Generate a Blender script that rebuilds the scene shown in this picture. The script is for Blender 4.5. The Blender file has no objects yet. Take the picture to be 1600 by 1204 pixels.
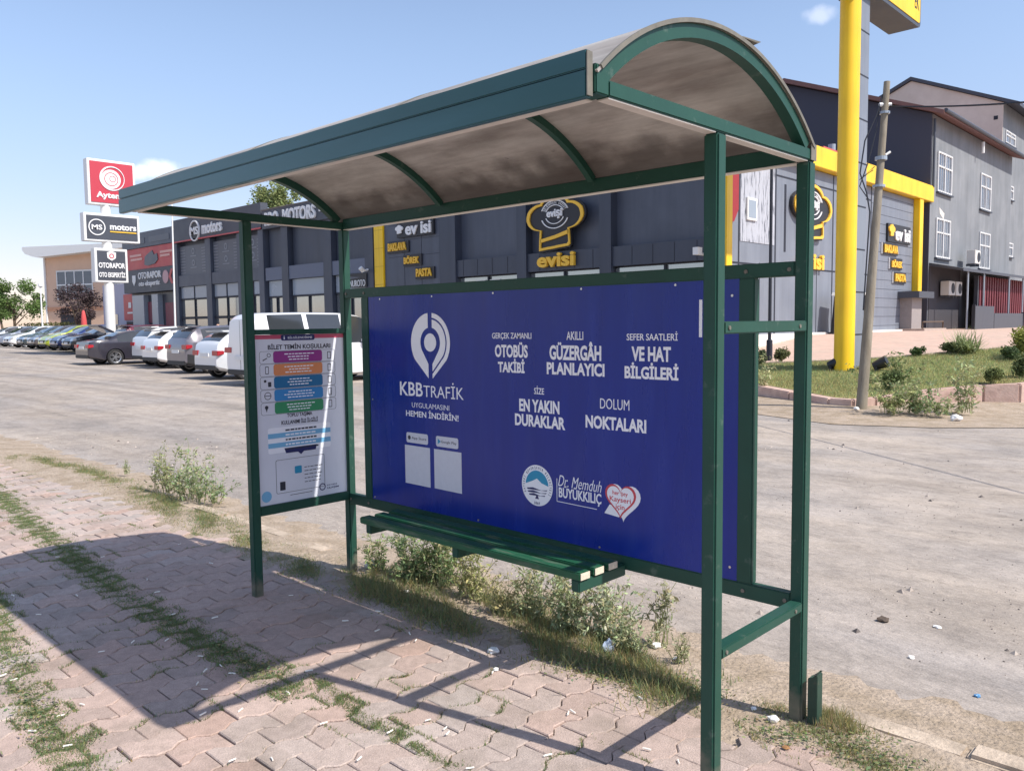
import bpy, bmesh, math, random
import numpy as np
from mathutils import Vector, Matrix
random.seed(7); RNG = np.random.default_rng(7)
SC = bpy.context.scene
COL = SC.collection
R = math.radians

# ------------------------------------------------------------------ camera
CAM = Vector((4.2801, -2.9602, 1.5408)); YAW, PITCH, ROLL, FPX = 0.7612, -0.0752, -0.0111, 1287.2188
_fw = Vector((-math.sin(YAW), math.cos(YAW), 0)); _rt = Vector((math.cos(YAW), math.sin(YAW), 0)); _up = Vector((0, 0, 1))
FW = _fw*math.cos(PITCH) + _up*math.sin(PITCH); _u2 = _up*math.cos(PITCH) - _fw*math.sin(PITCH)
RT = _rt*math.cos(ROLL) + _u2*math.sin(ROLL); UP = _u2*math.cos(ROLL) - _rt*math.sin(ROLL)
cd = bpy.data.cameras.new('camera'); cam = bpy.data.objects.new('camera', cd); COL.objects.link(cam)
M = Matrix((RT, UP, -FW)).transposed().to_4x4(); M.translation = CAM
cam.matrix_world = M
cd.sensor_width = 36; cd.lens = FPX/1600*36; cd.clip_start = .05; cd.clip_end = 3000
SC.camera = cam

# ------------------------------------------------------------------ sky, sun, exposure
SUNV = Vector((1.76, .376, 2.12)).normalized()
W = bpy.data.worlds.new('World'); SC.world = W; W.use_nodes = True
nt = W.node_tree; nt.nodes.clear()
wo = nt.nodes.new('ShaderNodeOutputWorld'); bg = nt.nodes.new('ShaderNodeBackground')
sky = nt.nodes.new('ShaderNodeTexSky'); sky.sky_type = 'NISHITA'; sky.sun_disc = False
sky.sun_elevation = math.asin(SUNV.z); sky.sun_rotation = math.atan2(SUNV.x, SUNV.y)
sky.altitude = 1050; sky.air_density = 1.0; sky.dust_density = 1.0; sky.ozone_density = 1.5
bg.inputs['Strength'].default_value = 0.128
nt.links.new(bg.outputs[0], wo.inputs[0])
tc = nt.nodes.new('ShaderNodeTexCoord')
def wn(t, **k):
    n = nt.nodes.new(t)
    for a, b in k.items(): setattr(n, a, b)
    return n
tint = wn('ShaderNodeMix', data_type='RGBA', blend_type='MULTIPLY'); tint.inputs['Factor'].default_value = 1; tint.inputs['B'].default_value = (1.12, 1.0, .93, 1)
nt.links.new(sky.outputs[0], tint.inputs['A']); sx_ = wn('ShaderNodeSeparateXYZ'); nt.links.new(tc.outputs['Generated'], sx_.inputs[0]); el_ = wn('ShaderNodeMapRange', interpolation_type='SMOOTHSTEP'); el_.inputs['From Min'].default_value = -.02; el_.inputs['From Max'].default_value = .34; nt.links.new(sx_.outputs['Z'], el_.inputs['Value'])
hz_ = wn('ShaderNodeMix', data_type='RGBA'); nt.links.new(el_.outputs[0], hz_.inputs['Factor']); hz_.inputs['A'].default_value = (.60, .53, .58, 1); hz_.inputs['B'].default_value = (1, 1, 1, 1)
t2_ = wn('ShaderNodeMix', data_type='RGBA', blend_type='MULTIPLY'); t2_.inputs['Factor'].default_value = 1; nt.links.new(tint.outputs['Result'], t2_.inputs['A']); nt.links.new(hz_.outputs['Result'], t2_.inputs['B']); last = t2_.outputs['Result']
def pxdir(u, v): return (FW + RT*((u-800)/FPX) - UP*((v-602)/FPX)).normalized()
for (u, v, wd, hh, k) in [(250, 264, .022, .010, .5), (222, 270, .02, .008, .4), (1281, 24, .016, .009, .26)]:
    d = pxdir(u, v); e = Vector((-d.y, d.x, 0)).normalized(); g = d.cross(e)
    sub = wn('ShaderNodeVectorMath', operation='SUBTRACT'); nt.links.new(tc.outputs['Generated'], sub.inputs[0]); sub.inputs[1].default_value = d
    nz = wn('ShaderNodeTexNoise'); nz.inputs['Scale'].default_value = 55; nz.inputs['Detail'].default_value = 6
    nt.links.new(tc.outputs['Generated'], nz.inputs['Vector'])
    parts = []
    for ax, s in ((e, wd), (g, hh)):
        dt = wn('ShaderNodeVectorMath', operation='DOT_PRODUCT'); nt.links.new(sub.outputs[0], dt.inputs[0]); dt.inputs[1].default_value = ax/s
        pw = wn('ShaderNodeMath', operation='POWER'); nt.links.new(dt.outputs['Value'], pw.inputs[0]); pw.inputs[1].default_value = 2
        parts.append(pw)
    ad = wn('ShaderNodeMath', operation='ADD'); nt.links.new(parts[0].outputs[0], ad.inputs[0]); nt.links.new(parts[1].outputs[0], ad.inputs[1])
    a2 = wn('ShaderNodeMath', operation='MULTIPLY_ADD'); nt.links.new(nz.outputs['Fac'], a2.inputs[0]); a2.inputs[1].default_value = -2.6; nt.links.new(ad.outputs[0], a2.inputs[2])
    mr = wn('ShaderNodeMapRange', interpolation_type='SMOOTHSTEP'); nt.links.new(a2.outputs[0], mr.inputs['Value'])
    mr.inputs['From Min'].default_value = .35; mr.inputs['From Max'].default_value = -1.5; mr.inputs['To Max'].default_value = k
    mx = wn('ShaderNodeMix', data_type='RGBA'); nt.links.new(mr.outputs['Result'], mx.inputs['Factor']); nt.links.new(last, mx.inputs['A'])
    mx.inputs['B'].default_value = (7.2, 7.1, 7.4, 1); last = mx.outputs['Result']
nt.links.new(last, bg.inputs['Color'])
sl = bpy.data.lights.new('sun', 'SUN'); sl.energy = 3.0; sl.angle = R(.55); sl.color = (1, .945, .86)
so = bpy.data.objects.new('sun', sl); COL.objects.link(so); so.rotation_euler = (-SUNV).to_track_quat('-Z', 'Y').to_euler(); so.location = (20, 5, 30)
SC.view_settings.view_transform = 'Standard'; SC.view_settings.look = 'None'; SC.view_settings.exposure = 0.90; SC.view_settings.gamma = 1
SC.cycles.max_bounces = 6; SC.cycles.transparent_max_bounces = 12

# ------------------------------------------------------------------ pixel -> real plane (for placing things at their real distance)
def ray(u, v): return FW + RT*((u-800)/FPX) - UP*((v-602)/FPX)
def onp(u, v, ax, val):
    r = ray(u, v); return CAM + r*((val-CAM[ax])/r[ax])

# ------------------------------------------------------------------ materials
def lin(c): return tuple((x/12.92 if x <= .04045 else ((x+.055)/1.055)**2.4) for x in [q/255 for q in c])
MATS = {}
def mat(name, col, rough=.6, metal=0., var=.12, scale=8., bump=0., bscale=60., col2=None, cscale=3., stretch=None, coat=0., emit=0., spec=.5, thr=(.4, .65), attr=False, trans=0.):
    if name in MATS: return MATS[name]
    m = bpy.data.materials.new(name); m.use_nodes = True; t = m.node_tree; b = t.nodes['Principled BSDF']
    N = t.nodes.new; L = t.links.new
    tcn = N('ShaderNodeTexCoord'); vec = tcn.outputs['Object']
    if stretch:
        mp = N('ShaderNodeMapping'); mp.inputs['Scale'].default_value = stretch; L(vec, mp.inputs[0]); vec = mp.outputs[0]
    n1 = N('ShaderNodeTexNoise'); n1.inputs['Scale'].default_value = scale; n1.inputs['Detail'].default_value = 8; n1.inputs['Roughness'].default_value = .65; L(vec, n1.inputs['Vector'])
    cur = None
    if attr:
        at = N('ShaderNodeAttribute'); at.attribute_name = 'tint'; cur = at.outputs['Color']
    base = N('ShaderNodeRGB'); base.outputs[0].default_value = (*col, 1); c0 = cur or base.outputs[0]
    if col2:
        n2 = N('ShaderNodeTexNoise'); n2.inputs['Scale'].default_value = cscale; n2.inputs['Detail'].default_value = 7; n2.inputs['Roughness'].default_value = .6; L(vec, n2.inputs['Vector'])
        rp = N('ShaderNodeValToRGB'); rp.color_ramp.elements[0].position = thr[0]; rp.color_ramp.elements[1].position = thr[1]; L(n2.outputs['Fac'], rp.inputs[0])
        mx = N('ShaderNodeMix'); mx.data_type = 'RGBA'; L(rp.outputs['Color'], mx.inputs['Factor']); L(c0, mx.inputs['A']); mx.inputs['B'].default_value = (*col2, 1); c0 = mx.outputs['Result']
    mr = N('ShaderNodeMapRange'); mr.inputs['From Min'].default_value = .25; mr.inputs['From Max'].default_value = .75; mr.inputs['To Min'].default_value = 1-var; mr.inputs['To Max'].default_value = 1+var; L(n1.outputs['Fac'], mr.inputs['Value'])
    mu = N('ShaderNodeMix'); mu.data_type = 'RGBA'; mu.blend_type = 'MULTIPLY'; mu.inputs['Factor'].default_value = 1; L(c0, mu.inputs['A'])
    cb = N('ShaderNodeCombineColor'); [L(mr.outputs['Result'], cb.inputs[i]) for i in range(3)]; L(cb.outputs[0], mu.inputs['B'])
    L(mu.outputs['Result'], b.inputs['Base Color'])
    b.inputs['Roughness'].default_value = rough; b.inputs['Metallic'].default_value = metal; b.inputs['Coat Weight'].default_value = coat; b.inputs['Coat Roughness'].default_value = .06
    b.inputs['Specular IOR Level'].default_value = spec
    if rough > .12 and var > 0:
        m2 = N('ShaderNodeMapRange'); m2.inputs['To Min'].default_value = max(0, rough-.12); m2.inputs['To Max'].default_value = min(1, rough+.12); L(n1.outputs['Fac'], m2.inputs['Value']); L(m2.outputs['Result'], b.inputs['Roughness'])
    if bump:
        nb = N('ShaderNodeTexNoise'); nb.inputs['Scale'].default_value = bscale; nb.inputs['Detail'].default_value = 6; L(vec, nb.inputs['Vector'])
        bm_ = N('ShaderNodeBump'); bm_.inputs['Strength'].default_value = bump; bm_.inputs['Distance'].default_value = .02; L(nb.outputs['Fac'], bm_.inputs['Height']); L(bm_.outputs[0], b.inputs['Normal'])
    if emit: b.inputs['Emission Color'].default_value = (*col, 1); b.inputs['Emission Strength'].default_value = emit
    if trans:
        out = t.nodes['Material Output']; tr = N('ShaderNodeBsdfTranslucent'); L(mu.outputs['Result'], tr.inputs['Color'])
        ms = N('ShaderNodeMixShader'); ms.inputs[0].default_value = trans; L(b.outputs[0], ms.inputs[1]); L(tr.outputs[0], ms.inputs[2]); L(ms.outputs[0], out.inputs[0])
    MATS[name] = m; return m

# ------------------------------------------------------------------ mesh builder
class MB:
    def __init__(s): s.v = []; s.f = []; s.sm = False
    def add(s, vs, fs):
        n = len(s.v); s.v += [tuple(p) for p in vs]; s.f += [tuple(i+n for i in f) for f in fs]; return s
    def box(s, x0, x1, y0, y1, z0, z1):
        x0, x1 = sorted((x0, x1)); y0, y1 = sorted((y0, y1)); z0, z1 = sorted((z0, z1))
        return s.add([(x0,y0,z0),(x1,y0,z0),(x1,y1,z0),(x0,y1,z0),(x0,y0,z1),(x1,y0,z1),(x1,y1,z1),(x0,y1,z1)],
                     [(0,3,2,1),(4,5,6,7),(0,1,5,4),(1,2,6,5),(2,3,7,6),(3,0,4,7)])
    def bar(s, a, b, w, h, up=(0,0,1)):
        a, b = Vector(a), Vector(b); d = (b-a).normalized(); u = Vector(up); sd = d.cross(u).normalized(); u = sd.cross(d)
        vs = [p + sd*(w/2*i) + u*(h/2*j) for p in (a, b) for i, j in ((-1,-1),(1,-1),(1,1),(-1,1))]
        return s.add(vs, [(0,1,2,3),(7,6,5,4),(0,4,5,1),(1,5,6,2),(2,6,7,3),(3,7,4,0)])
    def tube(s, pts, r, n=10, cap=True, flat=1.):
        pts = [Vector(p) for p in pts]; rs = r if isinstance(r, (list, tuple)) else [r]*len(pts); vs = []; fs = []
        for i, p in enumerate(pts):
            d = (pts[min(i+1, len(pts)-1)] - pts[max(i-1, 0)]).normalized()
            a = d.cross(Vector((0,0,1)) if abs(d.z) < .9 else Vector((1,0,0))).normalized(); b = d.cross(a)
            vs += [p + a*(rs[i]*math.cos(2*math.pi*k/n)) + b*(rs[i]*flat*math.sin(2*math.pi*k/n)) for k in range(n)]
        for i in range(len(pts)-1):
            for k in range(n): fs.append((i*n+k, i*n+(k+1) % n, (i+1)*n+(k+1) % n, (i+1)*n+k))
        if cap: fs.append(tuple(range(n))[::-1]); fs.append(tuple((len(pts)-1)*n+k for k in range(n)))
        return s.add(vs, fs)
    def prism(s, poly, fn, t0, t1):      # poly of (a,b), fn(a,b,t) -> point
        n = len(poly); vs = [fn(a, b, t0) for a, b in poly] + [fn(a, b, t1) for a, b in poly]
        return s.add(vs, [tuple(range(n))[::-1], tuple(range(n, 2*n))] + [(k, (k+1) % n, n+(k+1) % n, n+k) for k in range(n)])
    def ring(s, outer, inner, fn, t0, t1):
        n = len(outer); vs = [fn(a, b, t) for t in (t0, t1) for P in (outer, inner) for a, b in P]; fs = []
        for k in range(n):
            j = (k+1) % n
            fs += [(k, n+k, n+j, j), (2*n+k, 2*n+j, 3*n+j, 3*n+k), (k, j, 2*n+j, 2*n+k), (n+k, 3*n+k, 3*n+j, n+j)]
        return s.add(vs, fs)
    def lathe(s, prof, n=24, ctr=(0,0,0)):
        vs = []; fs = []; m = len(prof)
        for k in range(n):
            a = 2*math.pi*k/n
            vs += [(ctr[0]+r*math.cos(a), ctr[1]+r*math.sin(a), ctr[2]+z) for r, z in prof]
        for k in range(n):
            j = (k+1) % n
            for i in range(m-1): fs.append((k*m+i, j*m+i, j*m+i+1, k*m+i+1))
        return s.add(vs, fs)
def empty(name, loc=(0,0,0), rz=0.):
    o = bpy.data.objects.new(name, None); COL.objects.link(o); o.location = loc; o.rotation_euler = (0,0,rz); o.empty_display_size = .1; return o
def wloc(o):
    v = Vector((0,0,0))
    while o is not None: v += Vector(o.location); o = o.parent
    return v
def obj(name, mb, m, parent=None, bevel=0., smooth=False, seg=2, local=False, label=None, recalc=True):
    me = bpy.data.meshes.new(name)
    off = Vector((0,0,0)) if (local or parent is None) else wloc(parent)
    me.from_pydata([(p[0]-off[0], p[1]-off[1], p[2]-off[2]) for p in mb.v], [], mb.f)
    if bevel or recalc:
        bm = bmesh.new(); bm.from_mesh(me); 
        if recalc: bmesh.ops.recalc_face_normals(bm, faces=bm.faces)
        if bevel:
            ed = [e for e in bm.edges if len(e.link_faces) == 2 and e.calc_face_angle(0) > .5]
            bmesh.ops.bevel(bm, geom=ed, offset=bevel, segments=seg, affect='EDGES', clamp_overlap=True)
        bm.to_mesh(me); bm.free()
    if smooth or bevel:
        for p in me.polygons: p.use_smooth = True
        try: me.set_sharp_from_angle(angle=R(40))
        except Exception: pass
    me.materials.append(m)
    o = bpy.data.objects.new(name, me); COL.objects.link(o); o.parent = parent
    if label: o['label'] = label
    return o
def tag(o, label, cat, group=None):
    o['label'] = label; o['category'] = cat
    if group: o['group'] = group
    return o
def struct(o): o['kind'] = 'structure'; return o
def stuff(o): o['kind'] = 'stuff'; return o
def dup(o, parent=None, loc=None, rz=None):
    c = o.copy(); COL.objects.link(c); c.parent = parent
    for ch in list(o.children): dup(ch, c)
    if loc is not None: c.location = loc
    if rz is not None: c.rotation_euler = (0, 0, rz)
    return c
# lettering: fn(a, b, n) maps sign-plane coordinates to space; the words are fitted to the box (a0..a1, b0..b1)
TXT = {}
def text(s, fn, a0, a1, b0, b1, t, m, parent, name='lettering', bold=0., shear=0., n0=0., local=False, spacing=1.):
    key = (s, bold, shear, spacing)
    if key not in TXT:
        c = bpy.data.curves.new('tmp', 'FONT'); c.body = s; c.size = 1; c.offset = bold; c.shear = shear; c.space_character = spacing; c.extrude = .5; c.resolution_u = 3; c.align_x = 'CENTER'
        o = bpy.data.objects.new('tmp', c); COL.objects.link(o)
        dg = bpy.context.evaluated_depsgraph_get(); me = bpy.data.meshes.new_from_object(o.evaluated_get(dg))
        v = np.empty(len(me.vertices)*3); me.vertices.foreach_get('co', v); v = v.reshape(-1, 3)
        TXT[key] = (v, [tuple(p.vertices) for p in me.polygons])
        bpy.data.objects.remove(o); bpy.data.curves.remove(c); bpy.data.meshes.remove(me)
    v, f = TXT[key]; lo, hi = v.min(0), v.max(0)
    mb = MB(); mb.add([fn(a0+(p[0]-lo[0])/(hi[0]-lo[0])*(a1-a0), b0+(p[1]-lo[1])/(hi[1]-lo[1])*(b1-b0), n0+(p[2]+.5)*t) for p in v], f)
    return obj(name, mb, m, parent, local=local)
def circ(r, n=40, c=(0,0), ry=None): return [(c[0]+r*math.cos(2*math.pi*k/n), c[1]+(ry or r)*math.sin(2*math.pi*k/n)) for k in range(n)]
def rrect(a0, a1, b0, b1, r, n=5):
    P = []
    for cx, cy, st in ((a1-r, b1-r, 0), (a0+r, b1-r, 90), (a0+r, b0+r, 180), (a1-r, b0+r, 270)):
        P += [(cx+r*math.cos(R(st+90*k/n)), cy+r*math.sin(R(st+90*k/n))) for k in range(n+1)]
    return P
def fast_mesh(name, verts, nper, m, parent=None, tint=None, smooth=False):
    # verts (k, nper, 3): k separate polygons
    k = len(verts); me = bpy.data.meshes.new(name)
    me.vertices.add(k*nper); me.vertices.foreach_set('co', np.ascontiguousarray(verts, dtype=np.float32).ravel())
    me.loops.add(k*nper); me.loops.foreach_set('vertex_index', np.arange(k*nper, dtype=np.int32))
    me.polygons.add(k); me.polygons.foreach_set('loop_start', (np.arange(k)*nper).astype(np.int32))
    me.polygons.foreach_set('loop_total', np.full(k, nper, dtype=np.int32)) if False else None
    me.update(calc_edges=True); me.materials.append(m)
    if tint is not None:
        a = me.color_attributes.new('tint', 'FLOAT_COLOR', 'POINT'); c = np.ones((k, nper, 4), np.float32); c[:, :, :3] = tint[:, None, :]; a.data.foreach_set('color', c.ravel())
    o = bpy.data.objects.new(name, me); COL.objects.link(o); o.parent = parent; return o
def leaf_quads(ctr, size, asp=.45, up=.3):
    # pointed leaves: centres (k,3), sizes (k,) -> (k,4,3)
    k = len(ctr); d = RNG.normal(size=(k, 3)); d[:, 2] = np.abs(d[:, 2])*.6+up*RNG.random(k); d /= np.linalg.norm(d, axis=1)[:, None]
    e = np.cross(d, RNG.normal(size=(k, 3))); e /= np.linalg.norm(e, axis=1)[:, None]+1e-9
    s = size[:, None]; return np.stack([ctr-d*s*.5, ctr+e*s*asp*.5-d*s*.05, ctr+d*s*.5, ctr-e*s*asp*.5-d*s*.05], 1)
def blades(base, h, w, lean=.5):
    k = len(base); a = RNG.random(k)*2*np.pi; d = np.stack([np.cos(a), np.sin(a), np.zeros(k)], 1); b2 = RNG.random(k)*2*np.pi
    ln = np.stack([np.cos(b2), np.sin(b2), np.zeros(k)], 1)*(RNG.random(k)*lean*h)[:, None]
    top = base+ln; top[:, 2] += h*(1-.3*RNG.random(k)); return np.stack([base-d*w[:, None]/2, base+d*w[:, None]/2, top], 1)
# ================================================================== GROUND
SKY_G = None
def sstep(t): t = np.clip(t, 0, 1); return t*t*(3-2*t)
def zg(X): return -.05 + .30*sstep((-30-np.asarray(X, float))/22)
m_road = mat('road_dust', lin((164, 152, 140)), rough=.93, var=.14, scale=26, bump=.55, bscale=45, col2=lin((150, 143, 138)), cscale=.7, stretch=(.45, 1., 1.), spec=.25, thr=(.35, .7))
t = m_road.node_tree      # second layer: fine grit and wheel tracks running along the road
def layer(m, scale, stretch, lo, hi, p0, p1, detail=8, rough=.7):
    t = m.node_tree; b = t.nodes['Principled BSDF']; lk = b.inputs['Base Color'].links[0]; src = lk.from_socket
    tcn = t.nodes.new('ShaderNodeTexCoord'); mp = t.nodes.new('ShaderNodeMapping'); mp.inputs['Scale'].default_value = stretch; t.links.new(tcn.outputs['Object'], mp.inputs[0])
    n = t.nodes.new('ShaderNodeTexNoise'); n.inputs['Scale'].default_value = scale; n.inputs['Detail'].default_value = detail; n.inputs['Roughness'].default_value = rough; t.links.new(mp.outputs[0], n.inputs['Vector'])
    mr = t.nodes.new('ShaderNodeMapRange'); mr.inputs['From Min'].default_value = p0; mr.inputs['From Max'].default_value = p1; mr.inputs['To Min'].default_value = lo; mr.inputs['To Max'].default_value = hi; t.links.new(n.outputs['Fac'], mr.inputs['Value'])
    mu = t.nodes.new('ShaderNodeMix'); mu.data_type = 'RGBA'; mu.blend_type = 'MULTIPLY'; mu.inputs['Factor'].default_value = 1; t.links.new(src, mu.inputs['A'])
    cb = t.nodes.new('ShaderNodeCombineColor'); [t.links.new(mr.outputs[0], cb.inputs[i]) for i in range(3)]; t.links.new(cb.outputs[0], mu.inputs['B']); t.links.new(mu.outputs['Result'], b.inputs['Base Color'])
layer(m_road, .5, (.22, 1.5, 1), .90, 1.06, .35, .62)
layer(m_road, 5, (.8, 1.2, 1), .84, 1.05, .30, .50)
def tracks(m, rot, scale, lo, hi, p0, p1):
    layer(m, scale, (.035, 1.3, 1), lo, hi, p0, p1, 4, .5)
    [n for n in m.node_tree.nodes if n.type == 'MAPPING'][-1].inputs['Rotation'].default_value = (0, 0, R(rot))
tracks(m_road, 8, 1.1, .90, 1.05, .38, .6); tracks(m_road, -22, .8, .92, 1.05, .40, .6); tracks(m_road, -50, 1.3, .94, 1.03, .4, .56)
layer(m_road, .9, (1, 1, 1), .76, 1.06, .28, .54)
layer(m_road, 3.3, (.8, 1.4, 1), .82, 1.06, .30, .5)
layer(m_road, 22, (1, 1, 1), .80, 1.06, .28, .46)
layer(m_road, 120, (1, 1, 1), .72, 1.18, .35, .65)
xs = np.concatenate([[-1500, -700, -300, -160], np.arange(-110, -20, 6), np.arange(-20, 16, 4), [20, 40, 100, 400, 1500]])
ys = np.array([-1500, -300, -60, -20, -8, -4, 0, .3, 3, 8, 14, 20, 30, 50, 80, 140, 300, 800, 1600])
mb = MB(); nx = len(xs)
mb.add([(x, y, float(zg(x))) for y in ys for x in xs], [(j*nx+i, j*nx+i+1, (j+1)*nx+i+1, (j+1)*nx+i) for j in range(len(ys)-1) for i in range(nx-1)])
struct(obj('road', mb, m_road))

# ---- paved footway: interlocking pavers, each cast with its own tilt and tint, on a sandy bed
m_bed = mat('paver_bed', (.25, .205, .16), rough=.95, var=.35, scale=40, bump=.6, col2=(.15, .135, .09), cscale=5)
mb = MB(); mb.add([(-16, -7, -.018), (8, -7, -.018), (8, .14, -.022), (-16, .14, -.022)], [(0, 1, 2, 3)]); struct(obj('pavement_bed', mb, m_bed))
PW, PL, X0, Y0 = .137, .205, 2.03, -.418
def wav(y):
    t = ((y-Y0)/PL) % 1.; a = .017
    for (t0, v0), (t1, v1) in zip(WV, WV[1:]):
        if t <= t1: return a*(v0+(v1-v0)*(t-t0)/(t1-t0+1e-9))
    return -a
WV = [(0, -1), (.16, -1), (.36, 1), (.64, 1), (.84, -1), (1, -1)]
mb = MB(); tint = []
for k in range(-104, 30):
    xa = X0+PW*k; sh = 0 if k % 2 == 0 else PL/2
    for j in range(-24, 3):
        ya = Y0+sh+PL*j; yb = ya+PL; g = .0012+.0018*random.random()
        edge = -.10+.05*math.sin(xa*1.3)+.03*math.sin(xa*4.1+1)+random.uniform(-.012, .012)
        if yb > edge or ya < -5 : continue
        far = xa < -6
        yl = [ya+g] + [y for y in [Y0+PL*(q+u) for q in range(j-1, j+2) for u in (.16, .36, .64, .84)] if ya+g+.004 < y < yb-g-.004] + [yb-g]
        L = [(xa+wav(y)+g, y) for y in yl]; Rr = [(xa+PW+wav(y)-g, y) for y in yl][::-1]; P = L[::-1]+Rr[::-1]
        cx, cy = xa+PW/2, ya+PL/2; h = random.gauss(0, .0022)+.012*max(0, random.random()-.985)*-20
        tx, ty = random.gauss(0, .012), random.gauss(0, .012); n = len(P)
        def zz(x, y): return h+(x-cx)*tx+(y-cy)*ty
        bv = .0035; inner = []
        for x, y in P:
            dx, dy = cx-x, cy-y; inner.append((x+math.copysign(min(bv, abs(dx)), dx), y+math.copysign(bv if abs(dy) > .02 else 0, dy)))
        vs = [(x, y, -.04) for x, y in P]+[(x, y, zz(x, y)-.004) for x, y in P]+[(x, y, zz(x, y)) for x, y in inner]
        mb.add(vs, [(i, (i+1) % n, n+(i+1) % n, n+i) for i in range(n)]+[(n+i, n+(i+1) % n, 2*n+(i+1) % n, 2*n+i) for i in range(n)]+[tuple(range(2*n, 3*n))])
        s = 1.10*random.gauss(1, .05); q = .5+.5*math.sin(xa*.9+2)*math.sin(ya*1.7+xa*.35)+random.gauss(0, .16); q = min(1, max(0, q))
        base = (.445-.045*q, .315+.026*q, .262+.044*q); c = tuple(v*s for v in base)
        if random.random() < .025: c = (.40*s, .285*s, .235*s)
        tint += [c]*(3*n)
m_pave = mat('paver_concrete', (.4, .32, .28), rough=.9, var=.17, scale=22, bump=.35, bscale=160, attr=True, spec=.25, col2=(.25, .205, .165), cscale=2.2, thr=(.50, .82))
layer(m_pave, 190, (1, 1, 1), .80, 1.14, .35, .65)
pv = obj('pavement', mb, m_pave, recalc=True); struct(pv)
a = pv.data.color_attributes.new('tint', 'FLOAT_COLOR', 'POINT'); c = np.ones((len(tint), 4), np.float32); c[:, :3] = tint; a.data.foreach_set('color', c.ravel())

# ---- earth strip and half buried kerb between the footway and the road
m_dirt = mat('verge_earth', lin((172, 155, 137)), rough=.95, var=.3, scale=35, bump=.8, bscale=50, col2=lin((150, 133, 112)), cscale=4)
mb = MB(); nxx = 240; rows = [-.30, -.16, -.06, .06, .14, .30, .48, .8]
for j, y in enumerate(rows):
    for i in range(nxx):
        x = -15+22*i/(nxx-1); w = .04*math.sin(x*2.1+j)+.02*math.sin(x*7.7+j*2.)
        z = [-.012, -.004, .004, .010, .006, -.010, -.034, -.062][j]+random.gauss(0, .005)
        mb.v.append((x, y+w*(1 if j else .3), z))
for j in range(len(rows)-1):
    for i in range(nxx-1): mb.f.append((j*nxx+i, j*nxx+i+1, (j+1)*nxx+i+1, (j+1)*nxx+i))
struct(obj('verge', mb, m_dirt, smooth=True))
m_kerb = mat('kerb_concrete', lin((196, 178, 158)), rough=.92, var=.2, scale=18, bump=.4, bscale=70, col2=lin((150, 135, 118)), cscale=4)
mb = MB(); x = -15.
while x < 7:
    l = .5; y = .20+.012*math.sin(x*1.9)+random.gauss(0, .006); dz = random.gauss(0, .005)+(-.028 if (x < -3.2 or -1.5 < x < 2.9) else -.008)
    mb.box(x+.004, x+l-.004, y-.06, y+.06, -.2, .018+dz); x += l
struct(obj('kerb', mb, m_kerb, bevel=.014))

# ================================================================== BUS SHELTER
L_, D_, S_ = 2.968, .654, .052; ZT = 2.12
m_green = mat('green_paint', lin((34, 74, 62)), rough=.5, var=.14, scale=5, coat=.05, spec=.3, col2=lin((80, 100, 90)), cscale=16, thr=(.62, .74), bump=.04, bscale=30)
m_green2 = mat('bench_paint', lin((24, 84, 56)), rough=.55, var=.25, scale=14, stretch=(1, 6, 6), col2=lin((92, 106, 90)), cscale=5, thr=(.52, .72), bump=.1, bscale=60)
m_endgrain = mat('bare_wood', lin((214, 205, 185)), rough=.9, var=.2, scale=60)
m_fascia = mat('fascia_paint', lin((32, 80, 80)), rough=.38, var=.1, scale=3, coat=.2, stretch=(.3, 2, 2), col2=lin((44, 92, 98)), cscale=2)
m_under = mat('pale_underside', lin((214, 208, 198)), rough=.55, var=.12, scale=14)
m_roof = mat('roof_sheet', lin((202, 197, 190)), rough=.6, var=.10, scale=4, stretch=(.6, 2.5, 2.5), col2=lin((148, 139, 132)), cscale=2.8, thr=(.38, .7), trans=.2)
layer(m_roof, 9, (1.1, 2.2, 2.2), .45, 1.0, .27, .36)
layer(m_roof, 2.5, (.12, 14, 14), .90, 1.04, .4, .6)
layer(m_roof, 2.2, (.8, 1.5, 1.5), .82, 1.1, .35, .6)
def edge_grime(m):
    t = m.node_tree; b = t.nodes['Principled BSDF']; N = t.nodes.new; K = t.links.new; src = b.inputs['Base Color'].links[0].from_socket
    tc_ = N('ShaderNodeTexCoord'); sp_ = N('ShaderNodeSeparateXYZ'); K(tc_.outputs['Object'], sp_.inputs[0]); n = N('ShaderNodeTexNoise'); n.inputs['Scale'].default_value = 6; n.inputs['Detail'].default_value = 7; K(tc_.outputs['Object'], n.inputs['Vector'])
    a = N('ShaderNodeMath'); a.operation = 'MULTIPLY_ADD'; K(n.outputs['Fac'], a.inputs[0]); a.inputs[1].default_value = .30; K(sp_.outputs['Y'], a.inputs[2])
    mr = N('ShaderNodeMapRange'); mr.interpolation_type = 'SMOOTHSTEP'; mr.inputs['From Min'].default_value = .30; mr.inputs['From Max'].default_value = .46; mr.inputs['To Max'].default_value = .8; K(a.outputs[0], mr.inputs['Value'])
    mx = N('ShaderNodeMix'); mx.data_type = 'RGBA'; K(mr.outputs[0], mx.inputs['Factor']); K(src, mx.inputs['A']); mx.inputs['B'].default_value = (.05, .035, .03, 1)
    for l in list(src.links):
        if l.to_node != mx: K(mx.outputs['Result'], l.to_socket)
edge_grime(m_roof)
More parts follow.
